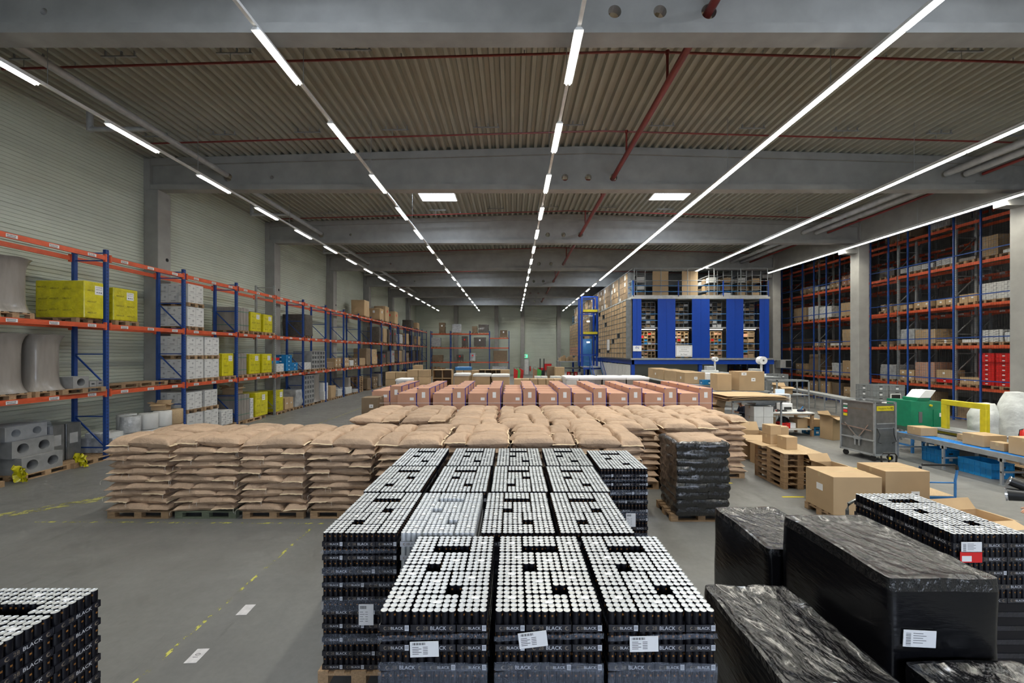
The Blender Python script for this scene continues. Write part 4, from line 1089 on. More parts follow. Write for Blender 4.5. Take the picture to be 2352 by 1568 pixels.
for k, (y0, y1) in enumerate(((15.6,16.4),(16.5,17.25))):
    lg('white', y0, y1, 0, .78, 'white cartons with print, %s lower pallet' % ('near','far')[k]); lg('white', y0, y1-.05, 0, .66, 'white cartons with print, %s upper pallet' % ('near','far')[k], z=.93)
lg('white', 17.4,18.1,0,.62,'small white ribbed boxes', extra={'tiers':3}, x=LX+.0, w=.8)
lg('duct', 18.5,19.3,0,1.2,'tall grey panels with green straps'); carton(LX-.55, 18.9, 1.36, .6, .5, .3, 0, 'brown carton on the tall grey panels', flaps=True)
lg('white', 19.35,19.6,0,.95,'narrow white boxes beside the yellow load', extra={'tiers':4}, w=.6)
lg('yellow', 19.75,20.75,0,1.15,'big yellow film-wrapped load', w=1.3); lg('yellow', 21.45,22.15,0,1.12,'yellow film-wrapped load behind the grey upright', w=1.0)
lg('cartons', 22.35,23.2,0,.62,'brown cartons beside the foil bag', extra={'seed':9,'nz':1})
lg('wrap', 23.4,24.2,0,.95,'silver foil and film bundle', extra={'m':'clear_wrap','seed':60,'bul':.08})
lg('perf', 24.4,25.6,0,1.75,'tall grey hollow blocks'); lg('tube', 25.75,26.6,0,1.95,'tall grey wrapped tubes', w=.9)
for i, (y, dd, h, kd, ex) in enumerate(((26.9,.7,1.1,'cartons',{'m':'carton_white','seed':21}),(28.0,.8,.8,'wrap',{'m':'carton','seed':22}),(29.1,.7,.5,'white',{'tiers':2}),(30.5,1.1,.5,'white',{'tiers':2}),(31.0,.5,1.2,'wrap',{'m':'grey_wrap','seed':24}),(31.9,1.1,.2,'wrap',{'m':'clear_wrap','seed':25}),(35.0,1.0,.9,'wrap',{'m':'carton_dark','seed':26}),(36.6,1.1,.9,'cartons',{'m':'carton_dark','seed':27}),(38,1.1,1.1,'wrap',{'m':'grey_wrap','seed':28}),(40,1.2,1.2,'wrap',{'m':'dark_wrap','seed':29}),(43,1.2,1.1,'wrap',{'m':'dark_wrap','seed':30}),(46,1.2,.9,'cartons',{'m':'carton','seed':31}),(50,1.2,1,'wrap',{'m':'dark_wrap','seed':32}))):
    nm = ('pale carton','brown barrel-like','small white','row of white','grey upright','flat clear-wrapped','dark brown','dark cartons','grey wrapped','dark wrapped','dark low','brown cartons','rear dark')[i]
    lg(kd, y, y+dd, 0, h, nm+' load', extra=ex)
for k in range(9): pallet(LX-.55, 33.7, .144*k, PI/2, 'empty pallet in the tall stack under the long rack, %s from the floor' % ORD[k], 'stacked empty pallets under the long rack')
# back rack goods
def bg(px0, px1, lvz, h, kind, desc, extra=None, pal=True):
    x0, x1 = px2x(px0,56.1), px2x(px1,56.1)
    return good(kind, (x0+x1)/2, 56.5, lvz, x1-x0, .8, h, desc, pal, extra)
Z1, Z2, Z3 = 1.96, 3.93, 5.85
bg(1008,1022,Z3,1.35,'wrap','narrow tall dark load on top of the back rack', {'m':'carton_dark','seed':1,'lab':'paper'})
bg(1038,1059,Z3,1.15,'wrap','film-wrapped grey load on top of the back rack', {'m':'clear_wrap','seed':2})
bg(1084,1096,Z3,.85,'wrap','narrow brown load on top of the back rack', {'m':'carton_dark','seed':3})
bg(1099,1122,Z3,1.1,'wrap','wide torn brown load on top of the back rack', {'m':'dark_wrap','seed':4,'bul':.06})
bg(1148,1165,5.25,.9,'wrap','square brown box on the right end of the back rack', {'m':'carton_dark','seed':5,'lab':'paper'})
b = MB(); b.box(BX[3]+.05,-.035,5.12,BX[4]-.05,.015,5.25,'rack_orange'); 
tag(b.build('rack_beam', loc=(0,56.0,0)), 'lower-set orange beam at the right end of the back rack', 'beam')
bg(990,1012,Z2,1.2,'wrap','loosely wrapped dark load, left bay, middle of the back rack', {'m':'clear_wrap','seed':6})
bg(1060,1074,Z2,1.4,'wrap','dark red-tagged load, second bay of the back rack', {'m':'dark_wrap','seed':7,'lab':'tag_red'})
bg(1088,1116,Z2,1.25,'wrap','wide brown bordered load, third bay of the back rack', {'m':'dark_wrap','seed':8,'lab':'paper'})
bg(992,1017,Z1,.8,'wrap','rounded dark load, left bay, low on the back rack', {'m':'carton_dark','seed':9})
bg(1049,1063,Z1,.85,'wrap','rounded red-labelled load, low on the back rack', {'m':'dark_wrap','seed':10,'lab':'tag_red','bul':.06})
bg(1079,1092,Z1,1.05,'wrap','clear wrapped red-labelled load, low on the back rack', {'m':'clear_wrap','seed':11,'lab':'tag_red'})
bg(1133,1165,Z1,1.4,'wrap','wide dark load, right bay, low on the back rack', {'m':'carton_dark','seed':12})
for k in range(9): pallet(px2x(997,56), 56.5, .144*k, 0, 'pallet in the left stack beneath the back rack, %s from the floor' % ORD[k], 'stacked pallets under the back rack')
for k in range(8): pallet(px2x(1014,56), 56.5, .144*k, PI/2, 'pallet in the right stack beneath the back rack, %s from the floor' % ORD[k], 'stacked pallets under the back rack')
bg(1022,1036,0,.9,'wrap','clear wrapped load beside the pallet stacks of the back rack', {'m':'clear_wrap','seed':13})
bg(1046,1070,0,1.1,'wrap','rounded dark load on the floor under the back rack', {'m':'dark_wrap','seed':14})
bg(1130,1166,0,1.2,'wrap','clear and dark load on the floor, right bay, back rack', {'m':'clear_wrap','seed':15})
# ================================================================ right-hand high rack behind a mesh screen
RX = 21.85
RY = [14.2,17.2,20.2,23.2,26.2,29.2,32.2,35.2,38.2,41.2]
RL = [1.6,3.6,5.55,7.55,9.5,11.4]
RXr = RX
# faces the hall: local x -> +Y with local y -> +X needs a mirrored run; use rz=-90 with x negative
rack('tall orange-beamed rack behind the blue mesh screen', (RX, 0, 0), -PI/2, [-y for y in RY[::-1]], RL, 1.1, 12.8, post='galv', stick=False, beam_h=.14)
rack('second tall rack standing deeper in the dark high bay', (RX+4.2, 0, 0), -PI/2, [-y for y in RY[::-1]], RL, 1.1, 12.8, post='galv', stick=True, beam_h=.14)
t = thing('mesh_screen', 'blue framed wire mesh screen in front of the tall rack', 'mesh screen', (RX-.45, 0, 0))
y = 14.1
k = 0
wires = MB()
while y < 41:
    b = MB(); b.box(-.03,-.03,0,.03,.03,12,'rack_blue'); b.build('post', t, loc=(0,y,0)); y += 1.15
for z in (.1,1.95,3.95,5.9,7.9,9.8,11.7):
    b = MB(); b.box(-.02,14.1,z,.02,41,z+.045,'rack_blue'); b.build('rail', t)
y = 14.2
while y < 33:
    wires.box(-.0015,y,.1,.0015,y+.003,11,'ink'); y += .10
z = .2
while z < 11: wires.box(-.0015,14.2,z,.0015,33,z+.003,'ink'); z += .10
wires.build('wire_mesh', t)
def rg(px0, px1, lv, ytop, kind, desc, extra=None, pal=True, w=1.1):
    d0 = (RX-.0)*F/(px1-CX); d1 = RX*F/(px0-CX); z = (0,*RL)[lv]
    h = px2z(ytop, d0 if kind != 'x' else d1) - z - (.145 if pal else 0)
    h = max(.15, min(h, 1.75))
    return good(kind, RX+.05+w/2, (d0+d1)/2, z, w, d1-d0, h, '%s, %s' % (desc, ('floor','first','second','third','fourth','top')[lv]+' level, tall rack'), pal, extra)
W = 'wrap'; K = 'cartons'
A = [(2017,2052,4,612,W,'dark loosely wrapped load',{'seed':1}),(2066,2140,4,602,'white','white cartons with red print',{'tiers':3}),(2148,2186,4,590,'white','low white cartons beside the upright',{'tiers':3}),(2196,2238,4,590,W,'grey covered load',{'m':'grey_wrap','seed':2}),(2246,2290,4,536,'white','tall tan strapped cartons',{'m':'carton','tiers':4}),(2300,2340,4,572,W,'small white bag load',{'m':'white_bag','seed':3}),
 (2020,2045,3,697,K,'small dark cartons beside the pillar',{'m':'carton_dark','seed':1}),(2048,2092,3,698,K,'flat brown cartons',{'seed':2,'nz':1}),(2096,2136,3,690,K,'low brown carton pair',{'seed':3,'nz':1}),(2148,2190,3,684,K,'brown cartons with white labels',{'seed':4,'nz':1}),(2198,2240,3,672,K,'open-topped brown cartons',{'seed':5,'nz':1}),(2246,2322,3,642,'white','large pale shrink-wrapped cartons',{'tiers':4}),
 (2020,2046,2,788,W,'dark low boxes',{'m':'carton_dark','seed':6}),(2064,2098,2,755,W,'tall grey film-wrapped load',{'m':'clear_wrap','seed':7}),(2100,2146,2,755,'white','brown labelled cartons four high',{'m':'carton','tiers':4}),(2148,2190,2,782,K,'flat yellowish boards',{'m':'chipboard','seed':8,'nz':3,'nx':1}),(2206,2250,2,784,K,'low pale boxes',{'m':'carton_white','seed':9,'nz':1}),(2254,2300,2,756,'white','white stacked cartons',{'tiers':5}),(2304,2345,2,762,W,'greenish wrapped load',{'m':'clear_wrap','seed':10}),
 (2018,2056,1,838,W,'grey bagged load',{'m':'clear_wrap','seed':11}),(2064,2096,1,850,K,'brown cartons by the upright',{'seed':12}),(2100,2144,1,832,'white','tall pinkish cartons',{'m':'carton_pink','tiers':7}),(2200,2250,1,868,K,'low brown carton row',{'seed':14,'nz':1}),
 (1836,1862,4,656,K,'brown labelled cartons',{'seed':15,'nz':1}),(1864,1878,4,655,K,'small white boxes',{'m':'carton_white','seed':16}),(1880,1901,4,655,K,'low white boxes',{'m':'carton_white','seed':17,'nz':1}),(1904,1928,4,640,K,'stacked brown cartons',{'seed':18}),(1931,1954,4,630,K,'tall pinkish carton pair',{'m':'carton_pink','seed':19}),
 (1822,1850,3,705,'white','blue-marked tan cartons',{'m':'carton','tiers':4}),(1855,1877,3,702,'white','white blue-printed cartons',{'tiers':4}),(1880,1908,3,702,'white','grey cartons under film',{'m':'carton_white','tiers':3}),(1930,1954,3,693,'white','square brown labelled cartons',{'m':'carton','tiers':2}),
 (1822,1846,2,778,W,'dark wrapped load',{'m':'dark_wrap','seed':23}),(1868,1882,2,785,K,'small brown carton',{'seed':24,'nx':1}),(1884,1900,2,780,K,'medium dark carton',{'m':'carton_dark','seed':25,'nx':1}),(1905,1930,2,790,K,'flat white cartons',{'m':'carton_white','seed':26,'nz':1}),(1933,1957,2,755,'white','blue-labelled tan cartons',{'m':'carton','tiers':4}),
 (1826,1848,1,835,K,'brown carton group',{'m':'carton','seed':28}),(1856,1878,1,814,W,'tall brown wrapped load',{'m':'carton_dark','seed':29}),(1884,1904,1,850,K,'low pale carton',{'m':'carton','seed':30,'nx':1,'nz':1}),(1907,1930,1,834,W,'clear film-wrapped load',{'m':'clear_wrap','seed':31}),(1933,1958,1,828,K,'big tan carton',{'m':'carton','seed':32,'nx':1,'nz':1}),
 (1832,1852,0,890,K,'brown cartons',{'seed':33}),(1856,1876,0,875,K,'labelled brown cartons',{'seed':34}),(1880,1904,0,876,K,'tall labelled brown cartons',{'seed':35}),(1908,1930,0,880,W,'dark brown load',{'m':'carton_dark','seed':36}),(1934,1958,0,890,K,'open brown cartons',{'seed':37}),(2100,2130,0,900,K,'brown cartons behind the green machine',{'seed':38}),(2190,2235,0,930,W,'dark load behind the yellow frame',{'m':'carton_dark','seed':39}),
 (2030,2090,5,520,W,'dark wrapped load high up',{'m':'carton_dark','seed':41}),(2130,2180,5,480,W,'clear wrapped load high up',{'m':'clear_wrap','seed':42}),(1850,1890,5,610,W,'dark load up high, farther section',{'m':'carton_dark','seed':43})]
for a in A: rg(*a)
# red crates and a box over a red crate, first level
for c_ in range(2):
    d0 = RX*F/(2322-CX); y = d0+.35+.66*c_
    pallet(RX+.6, y, RL[0], 0, 'pallet under the red crates, %s column' % ('near','far')[c_]) if c_ == 0 else None
    for r in range(2):
        for k in range(7): crate(RX+.4+.62*r, y, RL[0]+.145+.215*k, .6, .62, .21, 'crate_red', 'red crate on the tall rack, %s %s column, layer %s' % (('near','far')[c_], ('front','rear')[r], ORD[k]), 0, 'red crates on the tall rack')
crate(RX+.4, RX*F/(2165-CX), RL[0]+.145, .6, .8, .21, 'crate_red', 'flat red crate under a brown carton on the tall rack'); carton(RX+.4, RX*F/(2165-CX), RL[0]+.36, .6, .8, .42, 0, 'brown carton on a flat red crate, tall rack', labs=[('l',.1,.6,.1,.1)])
pallet(RX+.55, RX*F/(2165-CX), RL[0], PI/2, 'pallet under the flat red crate on the tall rack')

# ================================================================ blue two-storey shelving mezzanine
MX0, MX1, MY0, MY1 = 8.18, 17.5, 28.0, 56.0
DZ = 2.88
t = thing('shelving_mezzanine', 'blue two-storey steel mezzanine with shelving inside', 'mezzanine')
def part(name, f, m_=None):
    b = MB(); f(b); return b.build(name, t)
part('lower_deck', lambda b: (b.box(MX0-.1,MY0-.05,DZ-.12,MX1+.3,MY1,DZ,'galv')))
part('upper_deck', lambda b: (b.box(MX0-.05,MY0-.05,6.93,MX1+.1,MY1,7.08,'duct')))
part('middle_floor', lambda b: (b.box(MX0+.9,MY0+.12,4.92,MX1-.4,MY1-.3,5.0,'duct')))
part('front_girder', lambda b: (b.box(MX0,MY0,DZ-.42,MX1+.4,MY0+.15,DZ-.12,'mezz_blue')))
part('side_girder', lambda b: (b.box(MX0,MY0,DZ-.42,MX0+.15,MY1,DZ-.12,'mezz_blue')))
for x in (MX0+.1, 12.9, MX1):
    for y in (MY0+.05, 33.6, 39.2, 44.8, 50.4, 55.8): part('column', lambda b: b.box(x-.11,y,0,x+.11,y+.22,DZ-.12,'mezz_blue'))
fx = lambda px: px2x(px, MY0)
for a, c_ in ((1453,1473),(1510.5,1551),(1589,1629.5),(1668,1707),(1744,1766)):
    part('blue_panel', lambda b: (b.box(fx(a),MY0-.03,DZ,(fx(a)+fx(c_))/2-.005,MY0,6.93,'mezz_blue'), b.box((fx(a)+fx(c_))/2+.005,MY0-.03,DZ,fx(c_),MY0,6.93,'mezz_blue'), b.box(fx(a),MY0,DZ,fx(c_),MY0+.9,6.92,'carton_dark') if 0 else None))
for a, c_ in ((1473,1510.5),(1551,1589),(1629.5,1668),(1707,1744)):
    for z in (3.4,3.85,5.45,5.9): part('guard_rail', lambda b: b.cyl((fx(a),MY0-.02,z),(fx(c_),MY0-.02,z),.022,'steel_blue',8))
# upper gallery railing
def railing(b, p, q, z, post=True):
    for h in (.35,.75,1.1): b.cyl((*p,z+h),(*q,z+h),.024,'galv' if h > 1 else 'steel_blue',8)
n = 3
for i in range(4): part('railing_post', lambda b: b.box(MX0+.1+i*(MX1-MX0-.1)/3-.03,MY0-.02,7.08,MX0+.1+i*(MX1-MX0-.1)/3+.03,MY0+.04,8.2,'mezz_blue'))
part('railing', lambda b: railing(b,(MX0+.1,MY0),(MX1,MY0),7.08))
part('kick_board', lambda b: b.box(MX0,MY0-.02,7.08,MX1,MY0,7.18,'duct'))
for i in range(12): part('railing_post', lambda b: b.box(MX0,MY0+i*2.5,7.08,MX0+.05,MY0+i*2.5+.05,8.2,'steel_blue'))
part('railing', lambda b: railing(b,(MX0+.02,MY0),(MX0+.02,MY1),7.08))
for i in range(6): part('mesh_post', lambda b: b.box(MX0+.15+i*(MX1-MX0-.2)/5,MY0+.02,7.08,MX0+.19+i*(MX1-MX0-.2)/5,MY0+.06,9.05,'galv'))
part('top_rail', lambda b: (b.box(MX0+.1,MY0+.02,9.02,MX1,MY0+.06,9.06,'galv'), b.box(MX0+.1,MY0+.02,9.02,MX0+.14,MY1,9.06,'galv')))
# signs
def sign(x, y, z, w_, h_, lines, label, nrm='y', big=None):
    s = thing('notice_sign', label, 'sign', (x,y,z), 0 if nrm == 'y' else -PI/2)
    b = MB(); b.box(-w_/2,-.02,-h_/2,w_/2,0,h_/2,'paper'); b.build('board', s)
    b = MB(); e = -.023
    for k, (tx, zz, hh, m) in enumerate(lines): b.text(tx, (0,e,zz*h_), (1,0,0),(0,0,1),hh,m)
    if nrm == 'y' and w_ > 1:
        for a in ((-w_/2+.04,-h_/2+.04,w_/2-.04,-h_/2+.055),(-w_/2+.04,h_/2-.055,w_/2-.04,h_/2-.04),(-w_/2+.04,-h_/2+.04,-w_/2+.055,h_/2-.04),(w_/2-.055,-h_/2+.04,w_/2-.04,h_/2-.04)): b.box(a[0],e,a[1],a[2],e+.003,a[3],'ink')
    b.build('lettering', s); return s
sign(fx(1570), MY0-.05, px2z(806,MY0), 1.14, .78, [('In diesem Bereich ist',.30,.085,'ink_grey'),('eine sichere',.14,.085,'ink_grey'),('Kommissionierung',-.02,.085,'ink_grey'),('Ihr Team',-.30,.12,'ink')], 'framed white notice board on the blue mezzanine front')
sign(fx(1463), MY0-.05, px2z(800,MY0), .58, .38, [('fN',.12,.24,'mezz_blue')], 'small white sign with blue letters at the mezzanine corner')
sign(MX0-.42, 33.1, px2z(792,33.1), .8, .66*1.3, [('In diesem Bereich',.25,.06,'ink_grey'),('bitte Ordnung',.05,.06,'ink_grey'),('halten',-.25,.09,'ink')], 'white notice on the box-filled side of the mezzanine', nrm='x')
# shelves inside the four openings, two floors each, and upstairs
def shelf_unit(x, y, z, w_, h_, d_, nx, nz, m='chipboard'):
    b = MB()
    for i in range(nx+1): b.box(-w_/2+i*w_/nx-.012,0,0,-w_/2+i*w_/nx+.012,d_,h_,m)
    for k in range(nz+1): b.box(-w_/2,0,k*h_/nz-.012,w_/2,d_,k*h_/nz+.012,m)
    b.box(-w_/2,d_-.02,0,w_/2,d_,h_,'carton_dark'); return b
rr = random.Random(3)
for k, (a, c_) in enumerate(((1473,1510.5),(1551,1589),(1629.5,1668),(1707,1744))):
    xm = (fx(a)+fx(c_))/2
    for fl, (z, hh, nx, nz) in enumerate(((DZ,1.85,(5,5,5,3)[k],(8,8,8,5)[k]),(5.0,1.8,4,6))):
        y = MY0+.75; lab = '%s opening of the mezzanine, %s floor' % (('first','second','third','fourth')[k], ('lower','upper')[fl])
        s = shelf_unit(0,0,0,1.30,hh,.5,nx,nz,'chipboard' if fl == 0 else 'galv').build('shelf_unit', None, (xm, y, z)); tag(s, 'pigeonhole shelf in the '+lab, 'shelf')
        for i in range(nx):
            for j in range(nz):
                if rr.random() < .62:
                    ww, h2 = 1.30/nx-.06, (hh/nz-.05)*rr.uniform(.5,.95)
                    mm = rr.choice(('carton','carton_white','carton_dark','carton_white','carton','carton_dark','carton_pink','crate_red','carton','crate_blue')) if fl == 0 else rr.choice(('carton_dark','carton_white','carton','carton_dark'))
                    b = MB(); b.box(-ww/2,.02,0,ww/2,.42,h2,mm,.004)
                    tag(b.build('small_box', None, (xm-.65+(i+.5)*1.30/nx, y, z+j*hh/nz+.014)), 'small packed goods in the '+lab, 'box', 'small goods in the mezzanine shelves')
    l = thing('mezzanine_lamp', 'strip lamp above the lower shelves, %s opening of the mezzanine' % ('first','second','third','fourth')[k], 'lamp', (xm, MY0+.42, 4.86))
    b = MB(); b.box(-.55,-.04,0,.55,.04,.05,'white_metal'); b.build('housing', l)
    b = MB(); b.box(-.53,-.03,-.012,.53,.03,0,'lamp_glow'); b.build('tube', l)
    L_ = bpy.data.lights.new('strip_light','AREA'); L_.shape='RECTANGLE'; L_.size=1.0; L_.size_y=.08; L_.energy=8; L_.color=(1,.88,.62)
    lo = bpy.data.objects.new('strip_light', L_); C.objects.link(lo); lo.location=(xm, MY0+.42, 4.84)
# bins wall on the long side
for sec, (y0, y1, ny, nz) in enumerate(((28.15,37.2,11,11),(41.5,55.8,14,11))):
    s = MB(); s.box(.0,y0,DZ,.04,y1,6.9,'carton_dark')
    hz = (6.85-DZ)/nz; dy = (y1-y0)/ny
    for i in range(ny+1): s.box(-.37,y0+i*dy-.02,DZ,.0,y0+i*dy+.02,6.9,'container_metal')
    for k in range(nz+1): s.box(-.36,y0,DZ+k*hz-.012,.0,y1,DZ+k*hz+.006,'galv')
    tag(s.build('shelf_unit', None, (MX0+.0,0,0)), 'long carton-filled shelving on the side of the mezzanine, %s stretch' % ('near','far')[sec], 'shelf')
    for i in range(ny):
        for k in range(nz):
            if rr.random() < .03: continue
            b = MB(); hh = hz*rr.uniform(.90,.97); b.box(-.352+rr.uniform(-.006,.006),-dy/2+.025,0,-.02,dy/2-.025,hh-.02,'carton' if k > 2 or sec == 0 else 'carton_pink')
            tag(b.build('archive_box', None, (MX0, y0+(i+.5)*dy, DZ+k*hz+.008)), 'brown shelf carton, %s column, row %s up, %s side stretch' % (ORD[i], ORD[k], ('near','far')[sec]), 'box', 'brown cartons on the mezzanine side')
# upstairs: boards, shelf rows
for k, (a, c_) in enumerate(((1506,1543),(1575,1612))):
    b = MB(); x0, x1 = fx(a), fx(c_); b.box(x0,0,0,(x0+x1)/2-.01,.05,1.85,'chipboard'); b.box((x0+x1)/2+.01,0,0,x1,.05,1.85,'chipboard')
    tag(b.build('board_panel', None, (0,MY0+.6,7.09)), 'tan board panels behind the gallery railing, %s pair' % ('left','right')[k], 'panel')
for k in range(9):
    x = MX0+.9+k*1.02
    if any(fx(a)-.3 < x < fx(c_)+.3 for a, c_ in ((1506,1543),(1575,1612))): continue
    o = thing('shelf_unit','grey upstairs shelving seen end-on, %s from the gallery corner' % ORD[k],'shelf',(x,MY0+.9,7.09))
    b = MB()
    for e in (-.3,.3):
        for yy in (0,2.5,5): b.box(e-.02,yy,0,e+.02,yy+.04,1.95,'galv')
    for z in (.1,.6,1.1,1.6): b.box(-.3,0,z,.3,5,z+.03,'galv')
    b.build('frame', o)
    for z in (.13,.63,1.13): 
        for j in range(3): tag(carton(x, MY0+1.2+j*.7, 7.09+z, .5, .5, rr.uniform(.25,.42), 0, 'carton on the upstairs shelves behind the railing', 'cartons upstairs', m=rr.choice(('carton','carton_dark','carton_white')), parts=False))
for i in range(10):
    y = 30+i*2.5
    o = shelf_unit(0,0,0,2.2,1.8,.4,5,4,'galv').build('shelf_unit', None, (MX0+.35, y, 7.09), PI/2); tag(o, 'upstairs shelf along the side railing, %s from the front' % ORD[i], 'shelf')
    for j in range(5):
        for k in range(4):
            if rr.random() < .5:
                carton(MX0+.12, y-1.1+.44*(j+.5)+.0, 7.09+.45*k+.015, .36, .36, rr.uniform(.2,.38), 0, 'carton on the upstairs side shelf, %s from the front' % ORD[i], 'cartons on the upstairs side shelves', parts=False, tape=False, m=rr.choice(('carton','carton_dark','carton_white')), name='archive_box')
# stair and blue lift tower
SX, SY = 6.9, 37.0
t2 = thing('steel_stair', 'steel stair with blue handrails up to the mezzanine side', 'stair', (px2x(1381,35), 35.0, 0))
for s in (-.5,.5):
    b = MB(); b.bar((s,0,0),(s,2.6,1.95),.05,.2,'steel_blue'); b.build('stringer', t2)
    b = MB()
    b.cyl((s,0,1.0),(s,2.6,2.95),.03,'mezz_blue',8); b.cyl((s,0,.5),(s,2.6,2.45),.02,'mezz_blue',8); b.cyl((s,0,0),(s,0,1.0),.03,'mezz_blue',8); b.cyl((s,2.6,1.95),(s,2.6,2.95),.03,'mezz_blue',8); b.build('handrail', t2)
for k in range(10):
    b = MB(); b.box(-.48,k*.26+.02,.19*(k+1)-.03,.48,k*.26+.26,.19*(k+1),'galv'); b.build('tread', t2)
b = MB(); b.box(-1.1,2.6,1.88,1.0,4.2,1.96,'galv'); b.box(-1.1,2.6,1.70,1.0,2.7,1.88,'mezz_blue'); b.box(-1.05,2.65,0,-.9,2.8,1.8,'mezz_blue'); b.box(.85,2.65,0,1.0,2.8,1.8,'mezz_blue'); b.build('landing', t2)
b = MB()
for h in (.5,1.0): b.cyl((-1.1,2.65,1.96+h),(-.55,2.65,1.96+h),.025,'mezz_blue',8)
b.cyl((-1.1,2.65,1.96),(-1.1,2.65,2.96),.03,'mezz_blue',8); b.build('landing_rail', t2)
t3 = thing('lift_tower', 'blue open steel lift tower with yellow gates beside the stair', 'lift tower', (7.3, 39.0, 0))
for x in (-.7,.75):
    for y in (0,1.6): b = MB(); b.box(x-.09,y-.09,1.96,x+.09,y+.09,8.6,'mezz_blue'); b.build('post', t3)
for z in (3.0,4.9,7.0,8.5):
    for yy in (-.06,1.55): b = MB(); b.box(-.7,yy,z,.75,yy+.07,z+.1,'mezz_blue'); b.build('cross_bar', t3)
for z in (5.0,7.1): b = MB(); b.box(-.6,-.3,z,.75,-.1,z+.22,'yellow'); b.build('gate', t3)
for z in (3.6,5.6): b = MB(); b.cyl((0,.4,z+.6),(0,.4,z+.7),.14,'lamp_glow',12); b.build('lamp', t3)
b = MB(); b.box(-.4,1.2,1.96,.5,1.5,4.6,'steel_blue'); b.build('panel', t3)

# ================================================================ back wall: door, exit sign and bits
b = MB(); x = px2x(1206,59.9); b.box(x-.60,59.86,0,x+.60,59.9,2.35,'galv'); b.box(x-.52,59.83,.02,x+.52,59.87,2.27,'white_metal'); o = struct(b,'door_1','pale grey exit door in the back wall')
b = MB(); b.box(x+.38,59.78,1.05,x+.46,59.83,1.12,'galv'); b.build('door_handle', o)
s = thing('exit_sign','glowing green and white exit sign above the far door','sign',(x-.05,59.8,2.72)); b = MB(); b.box(-.40,-.04,-.22,.40,0,.22,'exit_glow'); b.build('panel', s)
b = MB(); b.box(-.12,-.05,-.14,.22,-.041,.14,'paper'); b.rect((-.2,-.042,0),(1,0,0),(0,0,1),.06,.1,'paper'); b.build('pictogram', s)
def ext(px, py0, py1, d, label):
    x = px2x(px,d); z = px2z(py1,d); h = px2z(py0,d)-z
    s = thing('fire_extinguisher',label,'fire extinguisher',(x,d,max(z,0))); b = MB(); b.lathe([(.01,0),(.09,.0),(.09,h*.8),(.05,h*.9),(.02,h*.95)],'crate_red',12); b.build('tank', s, smooth=True); b = MB(); b.box(-.08,-.03,h*.93,.04,.03,h,'black_plastic'); b.tube([(-.08,0,h*.95),(-.16,0,h*.7),(-.14,0,h*.2)],.015,'rubber',6); b.build('valve', s)
ext(1218,840,852,59.6,'red fire extinguisher on the back wall right of the door')
b = MB(); b.box(-.55,0,0,.55,.25,.9,'crate_red'); b.box(-.4,-.02,.2,.4,0,.75,'tag_red'); tag(b.build('fire_hose_cabinet', None, (px2x(1258,59.7),59.6,.7)),'red hose cabinet on the back wall','cabinet')
def trolley(px, d, m, label, h=1.1):
    x = px2x(px,d); s = thing('cleaning_trolley',label,'trolley',(x,d,0))
    b = MB(); b.prism([(-.22,.12),(.22,.12),(.30,h*.8),(-.2,h)],-.3,.3,m); b.build('body', s)
    for a in (-.16,.16): b = MB(); b.cyl((a,-.25,.07),(a,-.2,.07),.07,'rubber',10); b.build('wheel', s)
    b = MB(); b.tube([(-.2,-.3,h),(-.2,-.4,h+.12),(.2,-.4,h+.12)],.015,'black_plastic',6); b.build('handle', s)
for px, m, l in ((1184,'crate_red','red trolley left of the far door'),(1190,'green2','green trolley between two red ones'),(1197,'crate_red','second red trolley just before the far door'),(1228,'carton_pink','pale red folded trolley right of the far door'),(1238,'green2','green trolley right of the far door')): trolley(px, 50+R.uniform(-.6,.6), m, l, 1.35)
t = thing('forklift','dark forklift mast standing near the back wall','forklift',(px2x(1245,54),54,0))
for a in (-.25,.25): b = MB(); b.box(a-.06,-.08,.1,a+.06,.08,2.45,'black_plastic'); b.build('mast', t)
b = MB(); b.box(-.35,-.15,.2,.35,-.08,.9,'black_plastic'); b.build('carriage', t)
for a in (-.2,.2): b = MB(); b.box(a-.05,-1.1,.06,a+.05,-.1,.10,'black_plastic'); b.build('fork', t)
b = MB(); b.box(-.4,.1,.1,.4,1.3,1.2,'crate_red',.03); b.build('body', t)
# ================================================================ figures
def skin_mesh(name, pts, edges, radii, m, parent=None, root=0, loc=(0,0,0), sub=2):
    me = bpy.data.meshes.new(name); me.from_pydata(pts, edges, []); me.materials.append(M[m])
    o = ob(name, me, parent, loc)
    md = o.modifiers.new('skin', 'SKIN'); md.use_smooth_shade = True
    for i, v in enumerate(me.skin_vertices[0].data): v.radius = (radii[i], radii[i]) if not isinstance(radii[i], tuple) else radii[i]; v.use_root = i == root
    s = o.modifiers.new('sub', 'SUBSURF'); s.levels = sub; s.render_levels = sub
    return o
def hand(pts, edges, radii, wrist_i, w, d, s=1):
    """palm and five fingers growing from the wrist point w towards d"""
    w = Vector(w); d = Vector(d).normalized(); side = d.cross(Vector((0,0,1))).normalized()*s; up = side.cross(d)
    pts.append(tuple(w+d*.055)); palm = len(pts)-1; edges.append((wrist_i, palm)); radii.append((.036,.018))
    for k, (o_, l) in enumerate(((-.027,.060),(-.009,.072),(.009,.068),(.027,.052))):
        a = w+d*.085+side*o_; b_ = a+d*l*.5+up*-.006; c_ = b_+d*l*.45+up*-.02
        n = len(pts); pts += [tuple(a), tuple(b_), tuple(c_)]; edges += [(palm, n), (n, n+1), (n+1, n+2)]; radii += [.010,.009,.008]
    a = w+d*.035-side*.035; b_ = a+d*.03-side*.02; n = len(pts); pts += [tuple(a), tuple(b_)]; edges += [(palm, n), (n, n+1)]; radii += [.012,.010]
